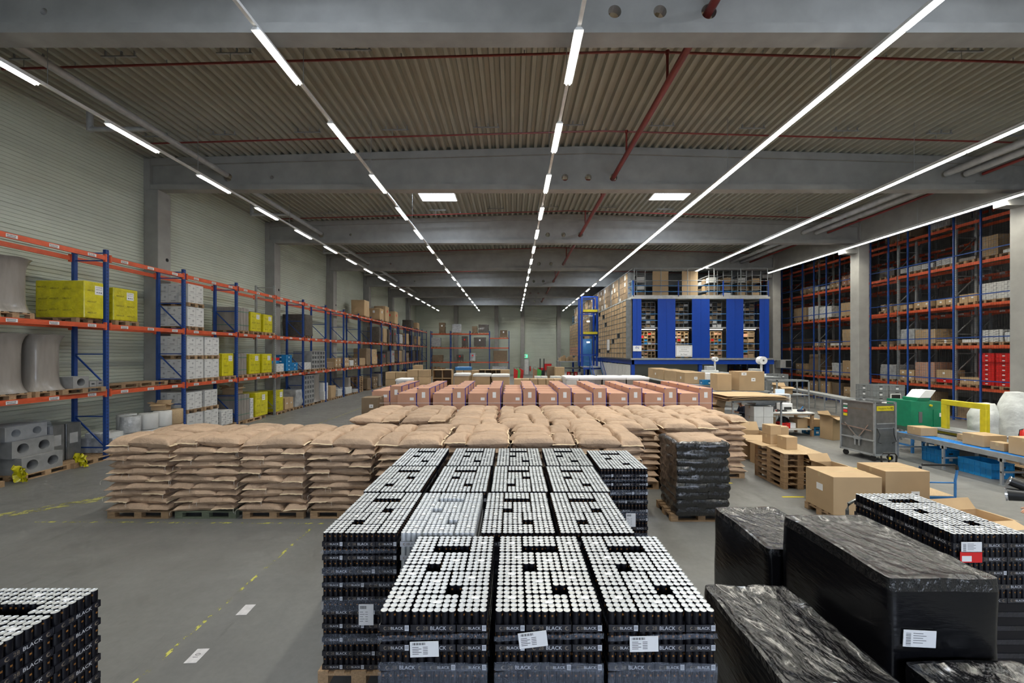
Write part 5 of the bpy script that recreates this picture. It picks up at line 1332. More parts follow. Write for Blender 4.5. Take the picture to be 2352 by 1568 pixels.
def person(label, loc, J, face, rz=0):
    """J: joints in local metres; face: direction the head looks"""
    t = thing('person', label, 'person', loc, rz)
    P = [J['pelvis'], J['waist'], J['chest'], J['neck'], J['chin'], J['head']]; E = [(i, i+1) for i in range(5)]; Rr = [.13,.12,.145,.055,.062,.088]
    for s in 'lr':
        n = len(P); P += [J['sho_'+s], J['elb_'+s], J['wri_'+s]]; E += [(2, n), (n, n+1), (n+1, n+2)]; Rr += [.062,.042,.028]
        hand(P, E, Rr, n+2, J['wri_'+s], Vector(J['wri_'+s])-Vector(J['elb_'+s]), 1 if s == 'l' else -1)
    for s in 'lr':
        n = len(P); P += [J['hip_'+s], J['kne_'+s], J['ank_'+s], J['toe_'+s]]; E += [(0, n), (n, n+1), (n+1, n+2), (n+2, n+3)]; Rr += [.095,.062,.042,.035]
    skin_mesh('body', P, E, Rr, 'skin', t)
    P = [J['pelvis'], J['waist'], J['chest'], tuple(Vector(J['neck'])*.8+Vector(J['chest'])*.2)]; E = [(0,1),(1,2),(2,3)]; Rr = [.155,.15,.168,.075]
    for s in 'lr': n = len(P); P += [J['sho_'+s], J['elb_'+s], tuple(Vector(J['wri_'+s])*.9+Vector(J['elb_'+s])*.1)]; E += [(2,n),(n,n+1),(n+1,n+2)]; Rr += [.085,.062,.045]
    skin_mesh('jacket', P, E, Rr, 'navy', t)
    P = [J['pelvis']]; E = []; Rr = [.15]
    for s in 'lr': n = len(P); P += [J['hip_'+s], J['kne_'+s], J['ank_'+s]]; E += [(0,n),(n,n+1),(n+1,n+2)]; Rr += [.11,.08,.062]
    skin_mesh('trousers', P, E, Rr, 'ink_grey', t)
    h = Vector(J['head']); f = Vector(face).normalized(); sd = f.cross(Vector((0,0,1)))
    b = MB(); vs = []; fs = []; n = 16
    for i in range(9):
        a = i/8*PI*.62
        for k in range(n): c_ = 2*PI*k/n; v = Vector((math.sin(a)*math.cos(c_), math.sin(a)*math.sin(c_), math.cos(a))); vs.append(h-f*.02+Vector((0,0,.012))+v*(.104 if v.dot(f) < .45 else .086))
    for i in range(8):
        for k in range(n): fs.append((i*n+k, i*n+(k+1)%n, (i+1)*n+(k+1)%n, (i+1)*n+k))
    b.add(vs, fs, 'hair'); b.build('hair', t, smooth=True)
    b = MB(); b.cyl(h+f*.08-Vector((0,0,.005)), h+f*.112-Vector((0,0,.03)), .009, 'skin', 8, r2=.014); b.build('nose', t, smooth=True)
    for s in (-1, 1):
        b = MB(); b.cyl(h+f*.083+sd*s*.032+Vector((0,0,.012)), h+f*.091+sd*s*.032+Vector((0,0,.012)), .009, 'ink', 10); b.build('eye', t)
        b = MB(); b.cyl(h+sd*s*.082, h+sd*s*.098, .026, 'skin', 10, r2=.02); b.build('ear', t, smooth=True)
    b = MB(); b.box(-.022,-.003,-.004,.022,.003,.004,'red_pipe'); o = b.build('mouth', t); o.location = h+f*.088-Vector((0,0,.05)); o.rotation_euler[2] = math.atan2(f.y, f.x)+PI/2
    for s in 'lr':
        a, c_ = Vector(J['ank_'+s]), Vector(J['toe_'+s]); skin_mesh('shoe', [tuple(a-Vector((0,0,.02))), tuple(c_), tuple(c_+(c_-a).normalized()*.05)], [(0,1),(1,2)], [.055,.05,.03], 'black_plastic', t)
    return t
person('person seated behind the flat cardboard table in a dark blue jacket', (9.60, 17.0, 0),
       dict(pelvis=(.12,0,.52), waist=(.10,0,.68), chest=(.0,0,.90), neck=(-.10,0,1.07), chin=(-.15,0,1.13), head=(-.17,0,1.20),
            sho_l=(-.02,-.19,1.0), elb_l=(-.10,-.24,.76), wri_l=(-.33,-.16,.80), sho_r=(-.02,.19,1.0), elb_r=(-.10,.24,.76), wri_r=(-.33,.16,.80),
            hip_l=(.08,-.10,.50), kne_l=(-.34,-.12,.50), ank_l=(-.32,-.12,.09), toe_l=(-.44,-.12,.05), hip_r=(.08,.10,.50), kne_r=(-.34,.12,.50), ank_r=(-.32,.12,.09), toe_r=(-.44,.12,.05)), (-1,0,-.35))
t = thing('office_stool','dark stool under the seated person','stool',(9.74,17.0,0)); b = MB(); b.lathe([(.2,.36),(.21,.39),(.2,.42)],'black_plastic',16); b.build('seat', t, smooth=True); b = MB(); b.cyl((0,0,.06),(0,0,.36),.03,'chrome',10); b.build('post', t)
for k in range(5): b = MB(); a = k*2*PI/5; b.bar((0,0,.07),(.26*math.cos(a),.26*math.sin(a),.05),.04,.03,'black_plastic'); b.box(.26*math.cos(a)-.02,.26*math.sin(a)-.02,0,.26*math.cos(a)+.02,.26*math.sin(a)+.02,.05,'rubber'); b.build('foot', t)
person('person in a dark top at the right picture edge beside the flash stand', (7.70, 5.75, 0),
       dict(pelvis=(0,0,.95), waist=(0,0,1.12), chest=(0,0,1.36), neck=(0,0,1.52), chin=(-.03,0,1.58), head=(-.03,0,1.66),
            sho_l=(0,-.19,1.45), elb_l=(-.34,-.24,1.20), wri_l=(-.46,-.30,.98), sho_r=(0,.19,1.45), elb_r=(-.05,.25,1.17), wri_r=(-.2,.2,1.03),
            hip_l=(0,-.10,.92), kne_l=(.0,-.12,.50), ank_l=(.03,-.12,.09), toe_l=(-.10,-.13,.05), hip_r=(0,.10,.92), kne_r=(0,.12,.50), ank_r=(.03,.12,.09), toe_r=(-.10,.13,.05)), (-1,0,-.1))
t = thing('studio_flash','black studio flash lamps on a stand at the right edge','flash lamp',(6.93,5.5,0))
b = MB(); b.cyl((0,0,.0),(0,0,1.42),.022,'black_plastic',10); b.build('stand', t, smooth=True)
for k in range(3): b = MB(); a = k*2*PI/3+.4; b.bar((0,0,.45),(.38*math.cos(a),.38*math.sin(a),.01),.02,.02,'black_plastic'); b.build('leg', t)
b = MB(); b.cyl((-.12,.13,1.32),(.09,-.11,1.36),.085,'black_plastic',20,r2=.06); b.cyl((-.135,.147,1.318),(-.12,.13,1.32),.095,'chrome',20,r2=.086); b.build('lower_head', t, smooth=True)
b = MB(); b.cyl((-.08,.14,1.50),(.12,-.06,1.40),.062,'black_plastic',20,r2=.066); b.cyl((-.088,.148,1.504),(-.08,.14,1.50),.068,'chrome',20); b.build('upper_head', t, smooth=True)
t = thing('bent_tube','light blue bent tube handle held at the right picture edge','handle',(6.9,5.45,0)); b = MB(); b.tube([(.35,0,.0),(.30,0,.7),(.12,0,.87),(-.02,0,1.02),(.0,0,1.06),(.3,0,1.04)],.016,'steel_blue',8); b.build('tube', t, smooth=True)

# ================================================================ floor markings
def strip(x0, y0, x1, y1, w_, m, label):
    d = Vector((x1-x0, y1-y0, 0)); l = d.length; b = MB(); b.box(0,-w_/2,.0015,l,w_/2,.003,m); o = b.build('floor_line', None, (x0,y0,0), math.atan2(d.y,d.x)); tag(o, label, 'floor marking', 'worn floor lines')
strip(-3.74,2.2,-3.74,7.7,.045,'worn_yellow','worn yellow line running towards the corner of the sack block')
strip(-9.2,7.9,-3.5,7.82,.05,'worn_yellow','worn yellow line in front of the sack pallets')
strip(-12.0,6.6,-8.9,9.4,.34,'faded_yellow','wide faded yellow band on the floor at the left')
strip(-10.2,9.0,-4.4,32.0,.07,'faded_yellow','faded yellow aisle line leading to the back wall') if 0 else strip(-8.9,12.0,-8.9,33.0,.07,'faded_yellow','faded yellow aisle line beside the long rack')
strip(6.1,9.26,6.6,9.26,.06,'yellow','short yellow floor mark beside the pallet of big cartons'); strip(5.2,10.2,5.5,10.25,.05,'yellow','tiny yellow floor mark by the pallet stack')
for k, (x, y, txt) in enumerate(((-3.385,5.2,''),(-3.40,4.41,'10'))):
    t = thing('floor_sheet', '%s white sheet stuck to the floor by the dashed yellow line' % ('farther','nearer')[k], 'floor sheet', (x,y,.0015), .05)
    b = MB(); b.box(-.065,-.105,0,.065,.105,.002,'floor_tape'); b.build('paper', t)
    if txt: b = MB(); b.text(txt,(0,0,.0025),(0,1,0),(-1,0,0),.08,'ink_grey'); b.build('lettering', t)

# ================================================================ things right of the sacks
for k in range(6): pallet(6.49+.4, 9.77+.6, .144*k, PI/2 + R.uniform(-.02,.02), 'wooden pallet, %s from the floor in the stack beside the workbench' % ORD[k], 'stacked wooden pallets', near=True)
b = MB(); b.box(-.48,-.72,0,.48,.72,.008,'chipboard'); tag(b.build('board_panel', None, (6.96,10.33,.866), -.10),'thin tan board on the pallet stack','board')
b = MB(); b.box(-.35,-.3,0,.35,.3,.02,'carton'); tag(b.build('cardboard_sheet', None, (6.66,10.75,.876), .1),'loose cardboard sheets on the tan board','cardboard')
for px, d, z, h, l in ((1772,10.72,.90,.24,'lower left small carton on the pallet stack'),(1772,10.72,1.14,.24,'upper left small carton on the pallet stack'),(1790,10.98,.876,.42,'rear small carton on the pallet stack'),(1808,10.25,.876,.30,'front right small open carton on the pallet stack')):
    carton(px2x(px,d), d, z, .30, .30, h, .12, l)
# big cartons on pallets
pallet(6.16+.6, 8.23, 0, 0, 'pallet under the two biggest cartons', near=True)
carton(6.63, 8.23, .145, .92, .76, .73, -.02, 'large brown carton with white label on its side, left of two', labs=[('l',-.05,.60,.17,.13)])
carton(7.66, 8.26, .145, .86, .66, .82, 0, 'largest brown carton with a printed white sticker, right of two', labs=[('f',.35,.45,.16,.125)])
pallet(7.9, 8.27, 0, 0, 'second pallet under the right big carton')
carton(7.02, 9.02, 0, .5, .5, .80, .1, 'open-flapped brown carton behind the two big ones', flaps=True)
carton(8.35, 7.45, 0, 1.0, .55, .30, .12, 'flattened open carton with splayed flaps on the floor', flaps=True)
t = thing('platform_trolley','blue platform trolley with a wooden deck','trolley',(8.83,8.95,0),-.05)
b = MB(); b.box(-.36,-.45,.27,.36,.45,.295,'chipboard'); b.build('deck', t)
b = MB()
for a in ((-.38,-.47,.38,-.44),(-.38,.44,.38,.47),(-.38,-.47,-.35,.47),(.35,-.47,.38,.47)): b.box(a[0],a[1],.22,a[2],a[3],.285,'steel_blue')
b.build('frame', t)
b = MB(); b.tube([(.365,-.455,.25),(.365,-.455,.62),(.40,-.455,.80),(.40,-.455,.90)],.022,'steel_blue',8); b.tube([(-.365,-.455,.25),(-.365,-.455,.62),(-.33,-.455,.80),(-.33,-.455,.90)],.022,'steel_blue',8); b.tube([(-.365,-.455,.57),(.365,-.455,.57)],.016,'steel_blue',8); b.build('handle_frame', t, smooth=True)
b = MB(); b.tube([(.40,-.455,.84),(.395,-.455,.90),(.36,-.455,.935),(-.29,-.455,.935),(-.325,-.455,.90),(-.33,-.455,.84)],.026,'black_plastic',8); b.build('grip', t, smooth=True)
for a in (-.27,.27):
    for c_ in (-.33,.33):
        w_ = MB(); w_.cyl((a-.02,c_,.1),(a+.02,c_,.1),.1,'rubber',18); w_.cyl((a-.024,c_,.1),(a+.024,c_,.1),.045,'galv',12); wo = w_.build('wheel', t, smooth=True)
        w_ = MB(); w_.box(a-.035,c_-.04,.18,a+.035,c_+.04,.225,'galv'); w_.box(a-.035,c_-.02,.09,a-.026,c_+.02,.2,'galv'); w_.box(a+.026,c_-.02,.09,a+.035,c_+.02,.2,'galv'); w_.build('fork', wo)
t = thing('pallet_truck','pallet truck with a black loop handle beside the metal container','pallet truck',(9.2,10.0,0))
b = MB(); b.tube([(-.17,0,.52),(-.19,0,.74),(-.14,0,.80),(.14,0,.80),(.19,0,.74),(.17,0,.52)],.02,'black_plastic',8); b.tube([(0,0,.2),(0,0,.80)],.022,'black_plastic',8); b.tube([(-.17,0,.54),(0,0,.50),(.17,0,.54)],.018,'black_plastic',8); b.box(-.02,-.03,.66,.02,-.02,.72,'yellow'); b.build('handle', t, smooth=True)
for s in (-.19,.19): b = MB(); b.box(s-.08,.15,.05,s+.08,1.3,.09,'yellow'); b.build('fork', t)
b = MB(); b.box(-.2,-.05,.05,.2,.16,.3,'yellow',.02); b.build('body', t); b = MB(); b.cyl((-.1,-.02,.09),(.1,-.02,.09),.09,'rubber',14); b.build('wheel', t)
t = thing('hand_cart','hand cart with a grey-blue hoop handle behind the right can pallet','trolley',(4.66,5.33,0))
b = MB(); b.tube([(-.30,0,.2),(-.30,0,1.22),(-.28,0,1.30),(-.2,0,1.345),(.2,0,1.345),(.28,0,1.30),(.30,0,1.22),(.30,0,.2)],.019,'container_metal',8); b.build('handle', t, smooth=True)
b = MB(); b.box(-.33,0,.18,.33,.9,.22,'chipboard'); b.build('deck', t)
for a in (-.25,.25):
    for c_ in (.1,.8): b = MB(); b.cyl((a-.02,c_,.09),(a+.02,c_,.09),.09,'rubber',14); b.build('wheel', t)
# sheet metal roll container
t = thing('roll_container','tall grey sheet metal roll container with yellow name plate','roll container',(10.78,12.2,0),.17)
W_, D_, H_ = .80, 1.05, 1.78
def pt(name, f, sm=False): b = MB(); f(b); return b.build(name, t, smooth=sm)
pt('side_panel', lambda b: b.box(.03,.0,.22,.05,D_,1.76,'container_metal')); pt('side_panel', lambda b: b.box(W_-.03,0,.22,W_-.01,D_,1.70,'container_metal'))
pt('front_panel', lambda b: (b.box(.05,.0,.22,W_-.03,.02,1.72,'container_metal'), b.box(.08,-.012,1.12,W_-.06,.0,1.15,'galv'), b.box(.08,-.012,.98,W_-.06,.0,1.0,'galv'), b.box(.08,-.008,.25,W_-.06,0,.72,'container_metal')))
pt('rear_panel', lambda b: b.box(.05,D_-.02,.22,W_-.03,D_,1.72,'container_metal')); pt('floor_pan', lambda b: b.box(0,-.02,.18,W_,D_+.02,.23,'galv'))
for a in (.0,W_-.05):
    for c_ in (-.015,D_-.03): pt('corner_post', lambda b: b.box(a,c_,.18,a+.05,c_+.045,H_,'galv'))
pt('top_rim', lambda b: (b.box(0,-.015,H_-.03,.03,D_,H_,'galv'), b.box(0,D_,H_-.03,W_,D_+.02,H_,'galv'), b.box(W_-.03,-.015,H_-.03,W_,D_,H_,'galv')))
pt('lever', lambda b: (b.bar((-.012,D_*.05,.92),(-.012,D_*.95,.98),.02,.035,'chrome'), b.bar((-.012,D_*.85,1.05),(-.012,D_*.5,.68),.02,.03,'chrome'), b.bar((-.012,D_*.15,1.08),(-.012,D_*.42,.68),.02,.03,'chrome'), b.box(-.02,D_*.38,.58,.03,D_*.58,.68,'galv'), b.box(-.012,D_*.40,.40,.0,D_*.44,.6,'galv'), b.box(-.012,D_*.52,.40,.0,D_*.56,.6,'galv'), b.box(-.01,0,.60,.03,D_,.64,'galv')))
def lt(b):
    for z, m in ((1.63,'paper'),(1.55,'green'),(1.50,'paper'),(1.40,'tag_red'),(1.29,'yellow')): b.box(.02,D_*.80,z-.035 if m in('tag_red','yellow') else z-.02,.03,D_*.92,z+.045 if m in('tag_red','yellow') else z+.015,m)
pt('sticker', lt)
pt('lettering', lambda b: b.text('Deutsche Post',(.024,D_*.50,1.53),(0,-1,0),(0,0,1),.10,'carton_dark'))
o = pt('name_plate', lambda b: b.box(.09,-.012,1.52,W_-.10,.0,1.66,'yellow'))
b = MB(); b.text('Deutsche Post',(.36,-.014,1.59),(1,0,0),(0,0,1),.075,'ink'); b.tube([(.60,-.016,1.59),(.62,-.016,1.56),(.66,-.016,1.57),(.66,-.016,1.61),(.62,-.016,1.625),(.60,-.016,1.59),(.57,-.016,1.625)],.005,'ink',5); b.build('lettering', o)
for s in (.08,.68): pt('pull_handle', lambda b: b.tube([(s+(.0 if s < .5 else 0),-.02,1.0),(s+(.05 if s < .5 else -.05),-.07,.82),(s-(.03 if s < .5 else -.03),-.07,.60),(s+(.1 if s < .5 else -.1),-.06,.56)],.012,'black_plastic',6), True)
for a in (.1,W_-.1):
    for c_ in (.1,D_-.1): pt('wheel', lambda b: b.cyl((a-.02,c_,.085),(a+.02,c_,.085),.085,'rubber',16), True)
# grey plastic crates
for c_ in range(2):
    for k in range(9): crate(14.05+.62*c_, 16.0, .225*k, .6, .8, .22, 'crate_grey', 'grey crate, %s from the floor in the %s column by the near pillar' % (ORD[k], ('left','right')[c_]), 0, 'grey stacked crates')
for c_ in range(2):
    for k in range(9): crate(15.0+.62*c_, 24.0, .225*k, .6, .8, .22, 'crate_grey', 'far grey crate below the mezzanine corner, %s up, %s column' % (ORD[k], ('left','right')[c_]), 0, 'far grey stacked crates')
def table(x0, y0, x1, y1, z, label, name='work_table', top='galv', leg='galv', th=.04, lw=.05, shelf=None, cat='table'):
    t = thing(name, label, cat, (x0, y0, 0)); w_, d_ = x1-x0, y1-y0
    b = MB(); b.box(0,0,z-th,w_,d_,z,top); b.build('table_top', t)
    for a in (.02, w_-lw-.02):
        for c_ in (.02, d_-lw-.02): b = MB(); b.box(a,c_,0,a+lw,c_+lw,z-th,leg); b.build('leg', t)
    b = MB(); b.box(0,.02,z-th-.045,w_,.05,z-th,leg); b.box(0,d_-.05,z-th-.045,w_,d_-.02,z-th,leg); b.build('apron', t)
    for s in (shelf or []): b = MB(); b.box(.02,.02,s-.03,w_-.02,d_-.02,s,top); b.build('shelf', t)
    return t
# frame table with flat cardboard
table(8.05, 15.0, 9.92, 16.35, 1.50, 'grey steel frame table carrying flat cardboard', shelf=[.50], th=.03)
rr = random.Random(11)
for k in range(9):
    b = MB(); w_, d_ = 2.25+rr.uniform(-.12,.15), 1.75+rr.uniform(-.1,.1); sg = rr.uniform(.02,.06); vs = []; fs = []
    for i in range(7):
        for j in range(3):
            u = i/6*2-1; vs.append((u*w_/2, (j-1)*d_/2, -sg*u*u*(1 if k < 8 else .6)+.012*math.sin(i*1.7+k)*(u*u)))
    for i in range(6):
        for j in range(2): fs.append((i*3+j,(i+1)*3+j,(i+1)*3+j+1,i*3+j+1))
    n_ = len(vs); vs += [(v[0],v[1],v[2]+.009) for v in vs]; fs2 = [tuple(reversed(f)) for f in fs]+[tuple(n_+i for i in f) for f in fs]
    for i in range(6): fs2 += [(i*3,(i+1)*3,n_+(i+1)*3,n_+i*3),((i+1)*3+2,i*3+2,n_+i*3+2,n_+(i+1)*3+2)]
    for j in range(2): fs2 += [(j+1,j,n_+j,n_+j+1),(18+j,19+j,n_+19+j,n_+18+j)]
    b.add(vs, fs2, 'carton'); tag(b.build('cardboard_sheet', None, (8.98+rr.uniform(-.08,.08), 15.75, 1.545+.016*k), rr.uniform(-.05,.05)), 'flat cardboard sheet on the steel frame table, %s from the bottom' % ORD[k], 'cardboard', 'flat cardboard sheets')
for i in range(2):
    for k in range(2): carton(9.06+.36*i, 15.35, .51+.385*k, .35, .6, .38, 0, 'white carton with blue print on the frame table shelf, %s %s' % (('left','right')[i], ('lower','upper')[k]), 'white cartons on the shelf', m='carton_white')
b = MB(); b.box(-.36,-.3,0,.36,.3,.12,'galv',.01); b.box(-.34,-.31,.03,.34,-.30,.05,'ink_grey'); tag(b.build('paper_tray', None, (9.40,15.5,1.30)),'grey paper tray hung under the frame table top','tray')
for k, (x, z, h, r_) in enumerate(((7.75,.0,.62,0),(7.85,.63,.5,.1))): carton(x, 16.1, z, .6, .7, h, r_, '%s brown carton left of the frame table' % ('lower','upper')[k])
carton(7.95, 16.2, 1.15, .55, .6, .42, .5, 'tilted brown carton leaning beside the cardboard table').rotation_euler[1] = .35
carton(7.6, 11.9, 0, .9, .8, .62, .1, 'brown carton on the floor between the sacks and the pallet stack')
carton(7.5, 12.9, 0, .9, .8, .75, -.1, 'second brown carton behind the sack block', flaps=True)
table(8.4, 17.45, 11.0, 18.3, 1.62, 'grey rack table behind the seated person', shelf=[.8])
carton(10.20, 17.85, 1.63, 1.12, .75, .82, .06, 'big brown carton with two white labels above the cardboard sheets', labs=[('f',-.62,.88,.22,.12),('f',.12,.58,.18,.14)])
carton(9.08, 17.85, 1.63, .58, .8, .72, -.1, 'narrower brown carton left of the twice labelled one', tape=True)
# workbench
t = table(9.95, 16.0-.1, 11.75, 16.95, .92, 'wooden workbench with a white top', name='workbench', top='carton_white', leg='wood', th=.05, lw=.09, shelf=[.28], cat='workbench')
def itm(name, x, y, z, f, label, cat, rz=0):
    b = MB(); f(b); tag(b.build(name, None, (x,y,z), rz, smooth=False), label, cat)
itm('printer', 11.0,16.55,.93, lambda b: (b.box(-.2,-.2,0,.2,.2,.30,'paper',.02), b.box(-.15,-.205,.05,.15,-.2,.16,'ink')), 'white printer with a dark opening on the workbench','printer')
itm('shelf_unit', 10.9,16.75,.93, lambda b: (b.box(-.42,-.1,0,-.38,.15,.62,'paper'), b.box(.38,-.1,0,.42,.15,.62,'paper'), b.box(-.42,-.1,.60,.42,.15,.64,'paper'), b.box(-.38,.12,0,.38,.15,.6,'ink_grey')), 'white shelf frame on the workbench','shelf')
t = thing('monitor','lit computer monitor above the workbench','monitor',(11.2,17.15,0)); b = MB(); b.box(-.2,-.02,1.42,.2,.02,1.74,'white_metal',.005); b.build('case', t); b = MB(); b.box(-.18,-.024,1.44,.18,-.02,1.72,'screen_lit'); b.build('screen', t); b = MB(); b.cyl((0,.03,0),(0,.03,1.5),.02,'galv',8); b.cyl((0,.03,0),(0,.03,.02),.15,'galv',14); b.build('stand', t)
itm('scanner',11.4,16.2,.93, lambda b: (b.box(-.12,-.05,0,.12,.05,.08,'navy',.02), b.bar((0,0,.06),(.1,0,.2),.03,.03,'steel_blue')),'dark blue hand scanner on the workbench','scanner')
for k, (x, m) in enumerate(((10.1,'tag_red'),(10.3,'tag_red'),(10.5,'red_pipe'),(11.6,'tag_red'),(11.62,'paper'))): itm('tape_roll', x, 16.15+.05*k, .93, lambda b: (b.lathe([(.05,0),(.06,.01),(.06,.05),(.05,.06),(.02,.06)],m,12), b.box(-.02,-.08,.0,.02,-.05,.1,'ink')), '%s on the white workbench top' % ('leftmost red tape dispenser','second red tape dispenser','dark red tape roll','right-hand red tape dispenser','white roll at the right end')[k],'tape dispenser')
itm('cardboard_box',10.75,16.3,.93, lambda b: b.box(-.14,-.08,0,.14,.08,.05,'ink',.005),'flat black box on the workbench','box')
crate(10.72,16.25,.285,.40,.35,.22,'crate_red','red crate on the lower workbench shelf'); itm('cardboard_box',11.05,16.25,.285, lambda b: b.box(-.12,-.12,0,.12,.12,.2,'paper',.005),'small white box beside the red crate under the workbench','box')
carton(10.2,16.4,.285,.45,.4,.42,0,'brown carton on the workbench shelf'); itm('bag',10.95,16.55,.285, lambda b: b.lathe([(.05,0),(.22,.05),(.24,.2),(.15,.36),(.05,.4)],'black_plastic',12),'black bag under the workbench','bag')
carton(11.45,16.4,.285,.4,.5,.36,0,'brown carton at the right end of the workbench shelf')
crate(12.0,16.4,0,.4,.6,.32,'crate_blue','blue crate on the floor beside the workbench'); carton(12.0,16.4,.33,.36,.5,.3,0,'pale boxes on the blue crate beside the workbench')
carton(12.1,15.5,0,.55,.5,.85,.25,'tall open brown carton right of the workbench', flaps=True)
# grey roller conveyor towards the mezzanine
def conveyor(label, p, q, w_, z, lanes=('roller',), name='roller_conveyor', legs=4):
    p, q = Vector((*p,0)), Vector((*q,0)); d = q-p; l = d.length; rz = math.atan2(d.y, d.x)
    t = thing(name, label, 'conveyor', p, rz)
    for a in (0, w_-.03): b = MB(); b.box(0,a,z-.12,l,a+.03,z+.01,'galv'); b.build('side_rail', t)
    n = int(l/.075); lw = (w_-.06)/len(lanes)
    if n*len(lanes) <= 100:
        for k, m in enumerate(lanes):
            b = MB(); b.cyl((0,.03+k*lw+.005,0),(0,.03+(k+1)*lw-.005,0),.026,m,8); me = b.mesh('roller', True)
            for i in range(n): ob('roller', me, t, (.04+i*l/n,0,z-.02))
    else:
        for k, m in enumerate(lanes):
            b = MB()
            for i in range(n): b.cyl((.04+i*l/n,.03+k*lw+.005,z-.02),(.04+i*l/n,.03+(k+1)*lw-.005,z-.02),.026,m,6)
            o = b.build('rollers', t); o['kind'] = 'stuff'
    for i in range(legs):
        x = .08+(l-.2)*i/(legs-1)
        for a in (.0, w_-.05):
            b = MB(); b.box(x,a,0,x+.05,a+.05,z-.12,'galv'); b.box(x-.03,a-.01,0,x+.08,a+.06,.01,'galv'); b.box(x-.04,a,z-.2,x+.09,a+.05,z-.12,'galv'); b.build('leg', t)
        b = MB(); b.box(x+.01,0,.3,x+.04,w_,.34,'galv'); b.build('cross_bar', t)
    return t
conveyor('long grey roller conveyor leading away past the pillars', (16.5,17.6), (18.3,26.3), .6, .98, legs=5)
conveyor('roller conveyor with a blue roller lane and a grey lane', (13.0,8.6), (13.0,12.9), .98, .78, lanes=('roller','roller_blue'))
for x, y, w_, d_, h, l in ((12.36,12.35,.5,.42,.24,'single small carton at the far end of the blue rollers'),(12.62,10.95,.62,.5,.30,'big carton on the blue rollers, left of the small one'),(12.42,10.38,.27,.3,.20,'small carton between two bigger ones on the rollers'),(12.55,9.80,.62,.6,.42,'largest carton on the rollers at the right picture edge'),(12.9,11.55,.4,.3,.16,'flat carton behind the big one on the grey lane')):
    carton(x, y, .79, w_, d_, h, 0, l)
crate(12.65,10.95,0,.8,.6,.40,'crate_blue','large blue crate with a white card under the conveyor', PI/2); crate(12.75,12.2,0,.6,.5,.42,'crate_blue','blue crate at the far end under the conveyor', PI/2)
pallet(13.6,11.0,0,PI/2,'wooden pallet on the floor beyond the conveyor, lower'); pallet(13.6,11.0,.144,PI/2,'wooden pallet on the floor beyond the conveyor, upper'); pallet(13.5,9.6,0,PI/2,'lower pallet by the conveyor at the right edge'); pallet(13.5,9.6,.144,PI/2,'upper pallet by the conveyor at the right edge')
# green machine
t = thing('cushioning_machine','dark green paper cushioning machine with a tilted white panel','machine',(12.85,13.2,0))
def pt(name, f, sm=False): b = MB(); f(b); return b.build(name, t, smooth=sm)
pt('body', lambda b: b.prism([(0,.85),(.55,.62),(1.22,.45),(1.22,1.66),(0,1.70)],0,.85,'green'))
pt('head', lambda b: b.box(.30,.1,1.69,.72,.6,1.80,'green',.01)); pt('control_panel', lambda b: (b.add([(.32,.05,1.80),(.68,.05,1.80),(.86,.05,2.04),(.52,.05,2.04),(.32,.5,1.80),(.68,.5,1.80),(.86,.5,2.04),(.52,.5,2.04)],[(0,1,2,3),(4,7,6,5),(0,4,5,1),(1,5,6,2),(2,6,7,3),(3,7,4,0)],'paper')))
pt('door', lambda b: b.box(.72,-.015,.62,1.18,0,1.42,'green')); pt('vent', lambda b: (b.box(.25,-.012,1.0,.36,0,1.35,'ink_grey')))
for x, m in ((.62,'yellow'),(1.12,'tag_red')): pt('button', lambda b: (b.cyl((x,0,1.56),(x,-.05,1.56),.035,'yellow',14), b.cyl((x,-.05,1.56),(x,-.06,1.56),.022,m,12)))
pt('type_plate', lambda b: b.box(.90,-.03,1.20,1.12,-.015,1.32,'paper')); pt('cable', lambda b: b.tube([(1.0,-.03,1.5),(1.1,-.08,1.45),(1.12,-.08,1.36),(1.05,-.05,1.32)],.012,'paper',6), True)
for a in (.1,1.1): pt('leg', lambda b: (b.box(a,.05,0,a+.06,.11,.7,'steel_blue'), b.box(a,.7,0,a+.06,.76,.7,'steel_blue'), b.box(a,.05,.2,a+.06,.76,.25,'steel_blue')))
t = thing('strapping_machine','yellow strapping machine arch beside the conveyor','machine',(13.25,11.45,0))
for a in (0,1.05): pt('post', lambda b: b.box(0,a,.94,.12,a+.16,1.66,'yellow',.01))
pt('arch_beam', lambda b: b.box(0,0,1.66,.12,1.21,1.82,'yellow',.01)); pt('table_top', lambda b: b.box(-.18,-.2,.88,.5,1.35,.94,'galv')); pt('body', lambda b: (b.box(-.08,-.1,.12,.4,1.25,.80,'ink_grey'), b.box(-.09,-.1,.80,.41,1.25,.88,'yellow')))
for a in (0,.3):
    for c_ in (0,1.1): pt('wheel', lambda b: b.cyl((a-.02,c_,.06),(a+.02,c_,.06),.06,'rubber',12))
t = thing('laptop','open laptop on a small white stand behind the green machine','laptop',(14.15,15.0,1.42)); pt('screen', lambda b: (b.box(-.19,.1,.03,.19,.12,.32,'white_metal'), b.box(-.16,.094,.06,.16,.1,.29,'screen'))); pt('keyboard', lambda b: b.box(-.19,-.14,0,.19,.1,.02,'white_metal'))
table(13.85, 14.8, 14.6, 15.35, 1.41, 'small white standing desk under the laptop', top='paper', leg='galv', lw=.04)
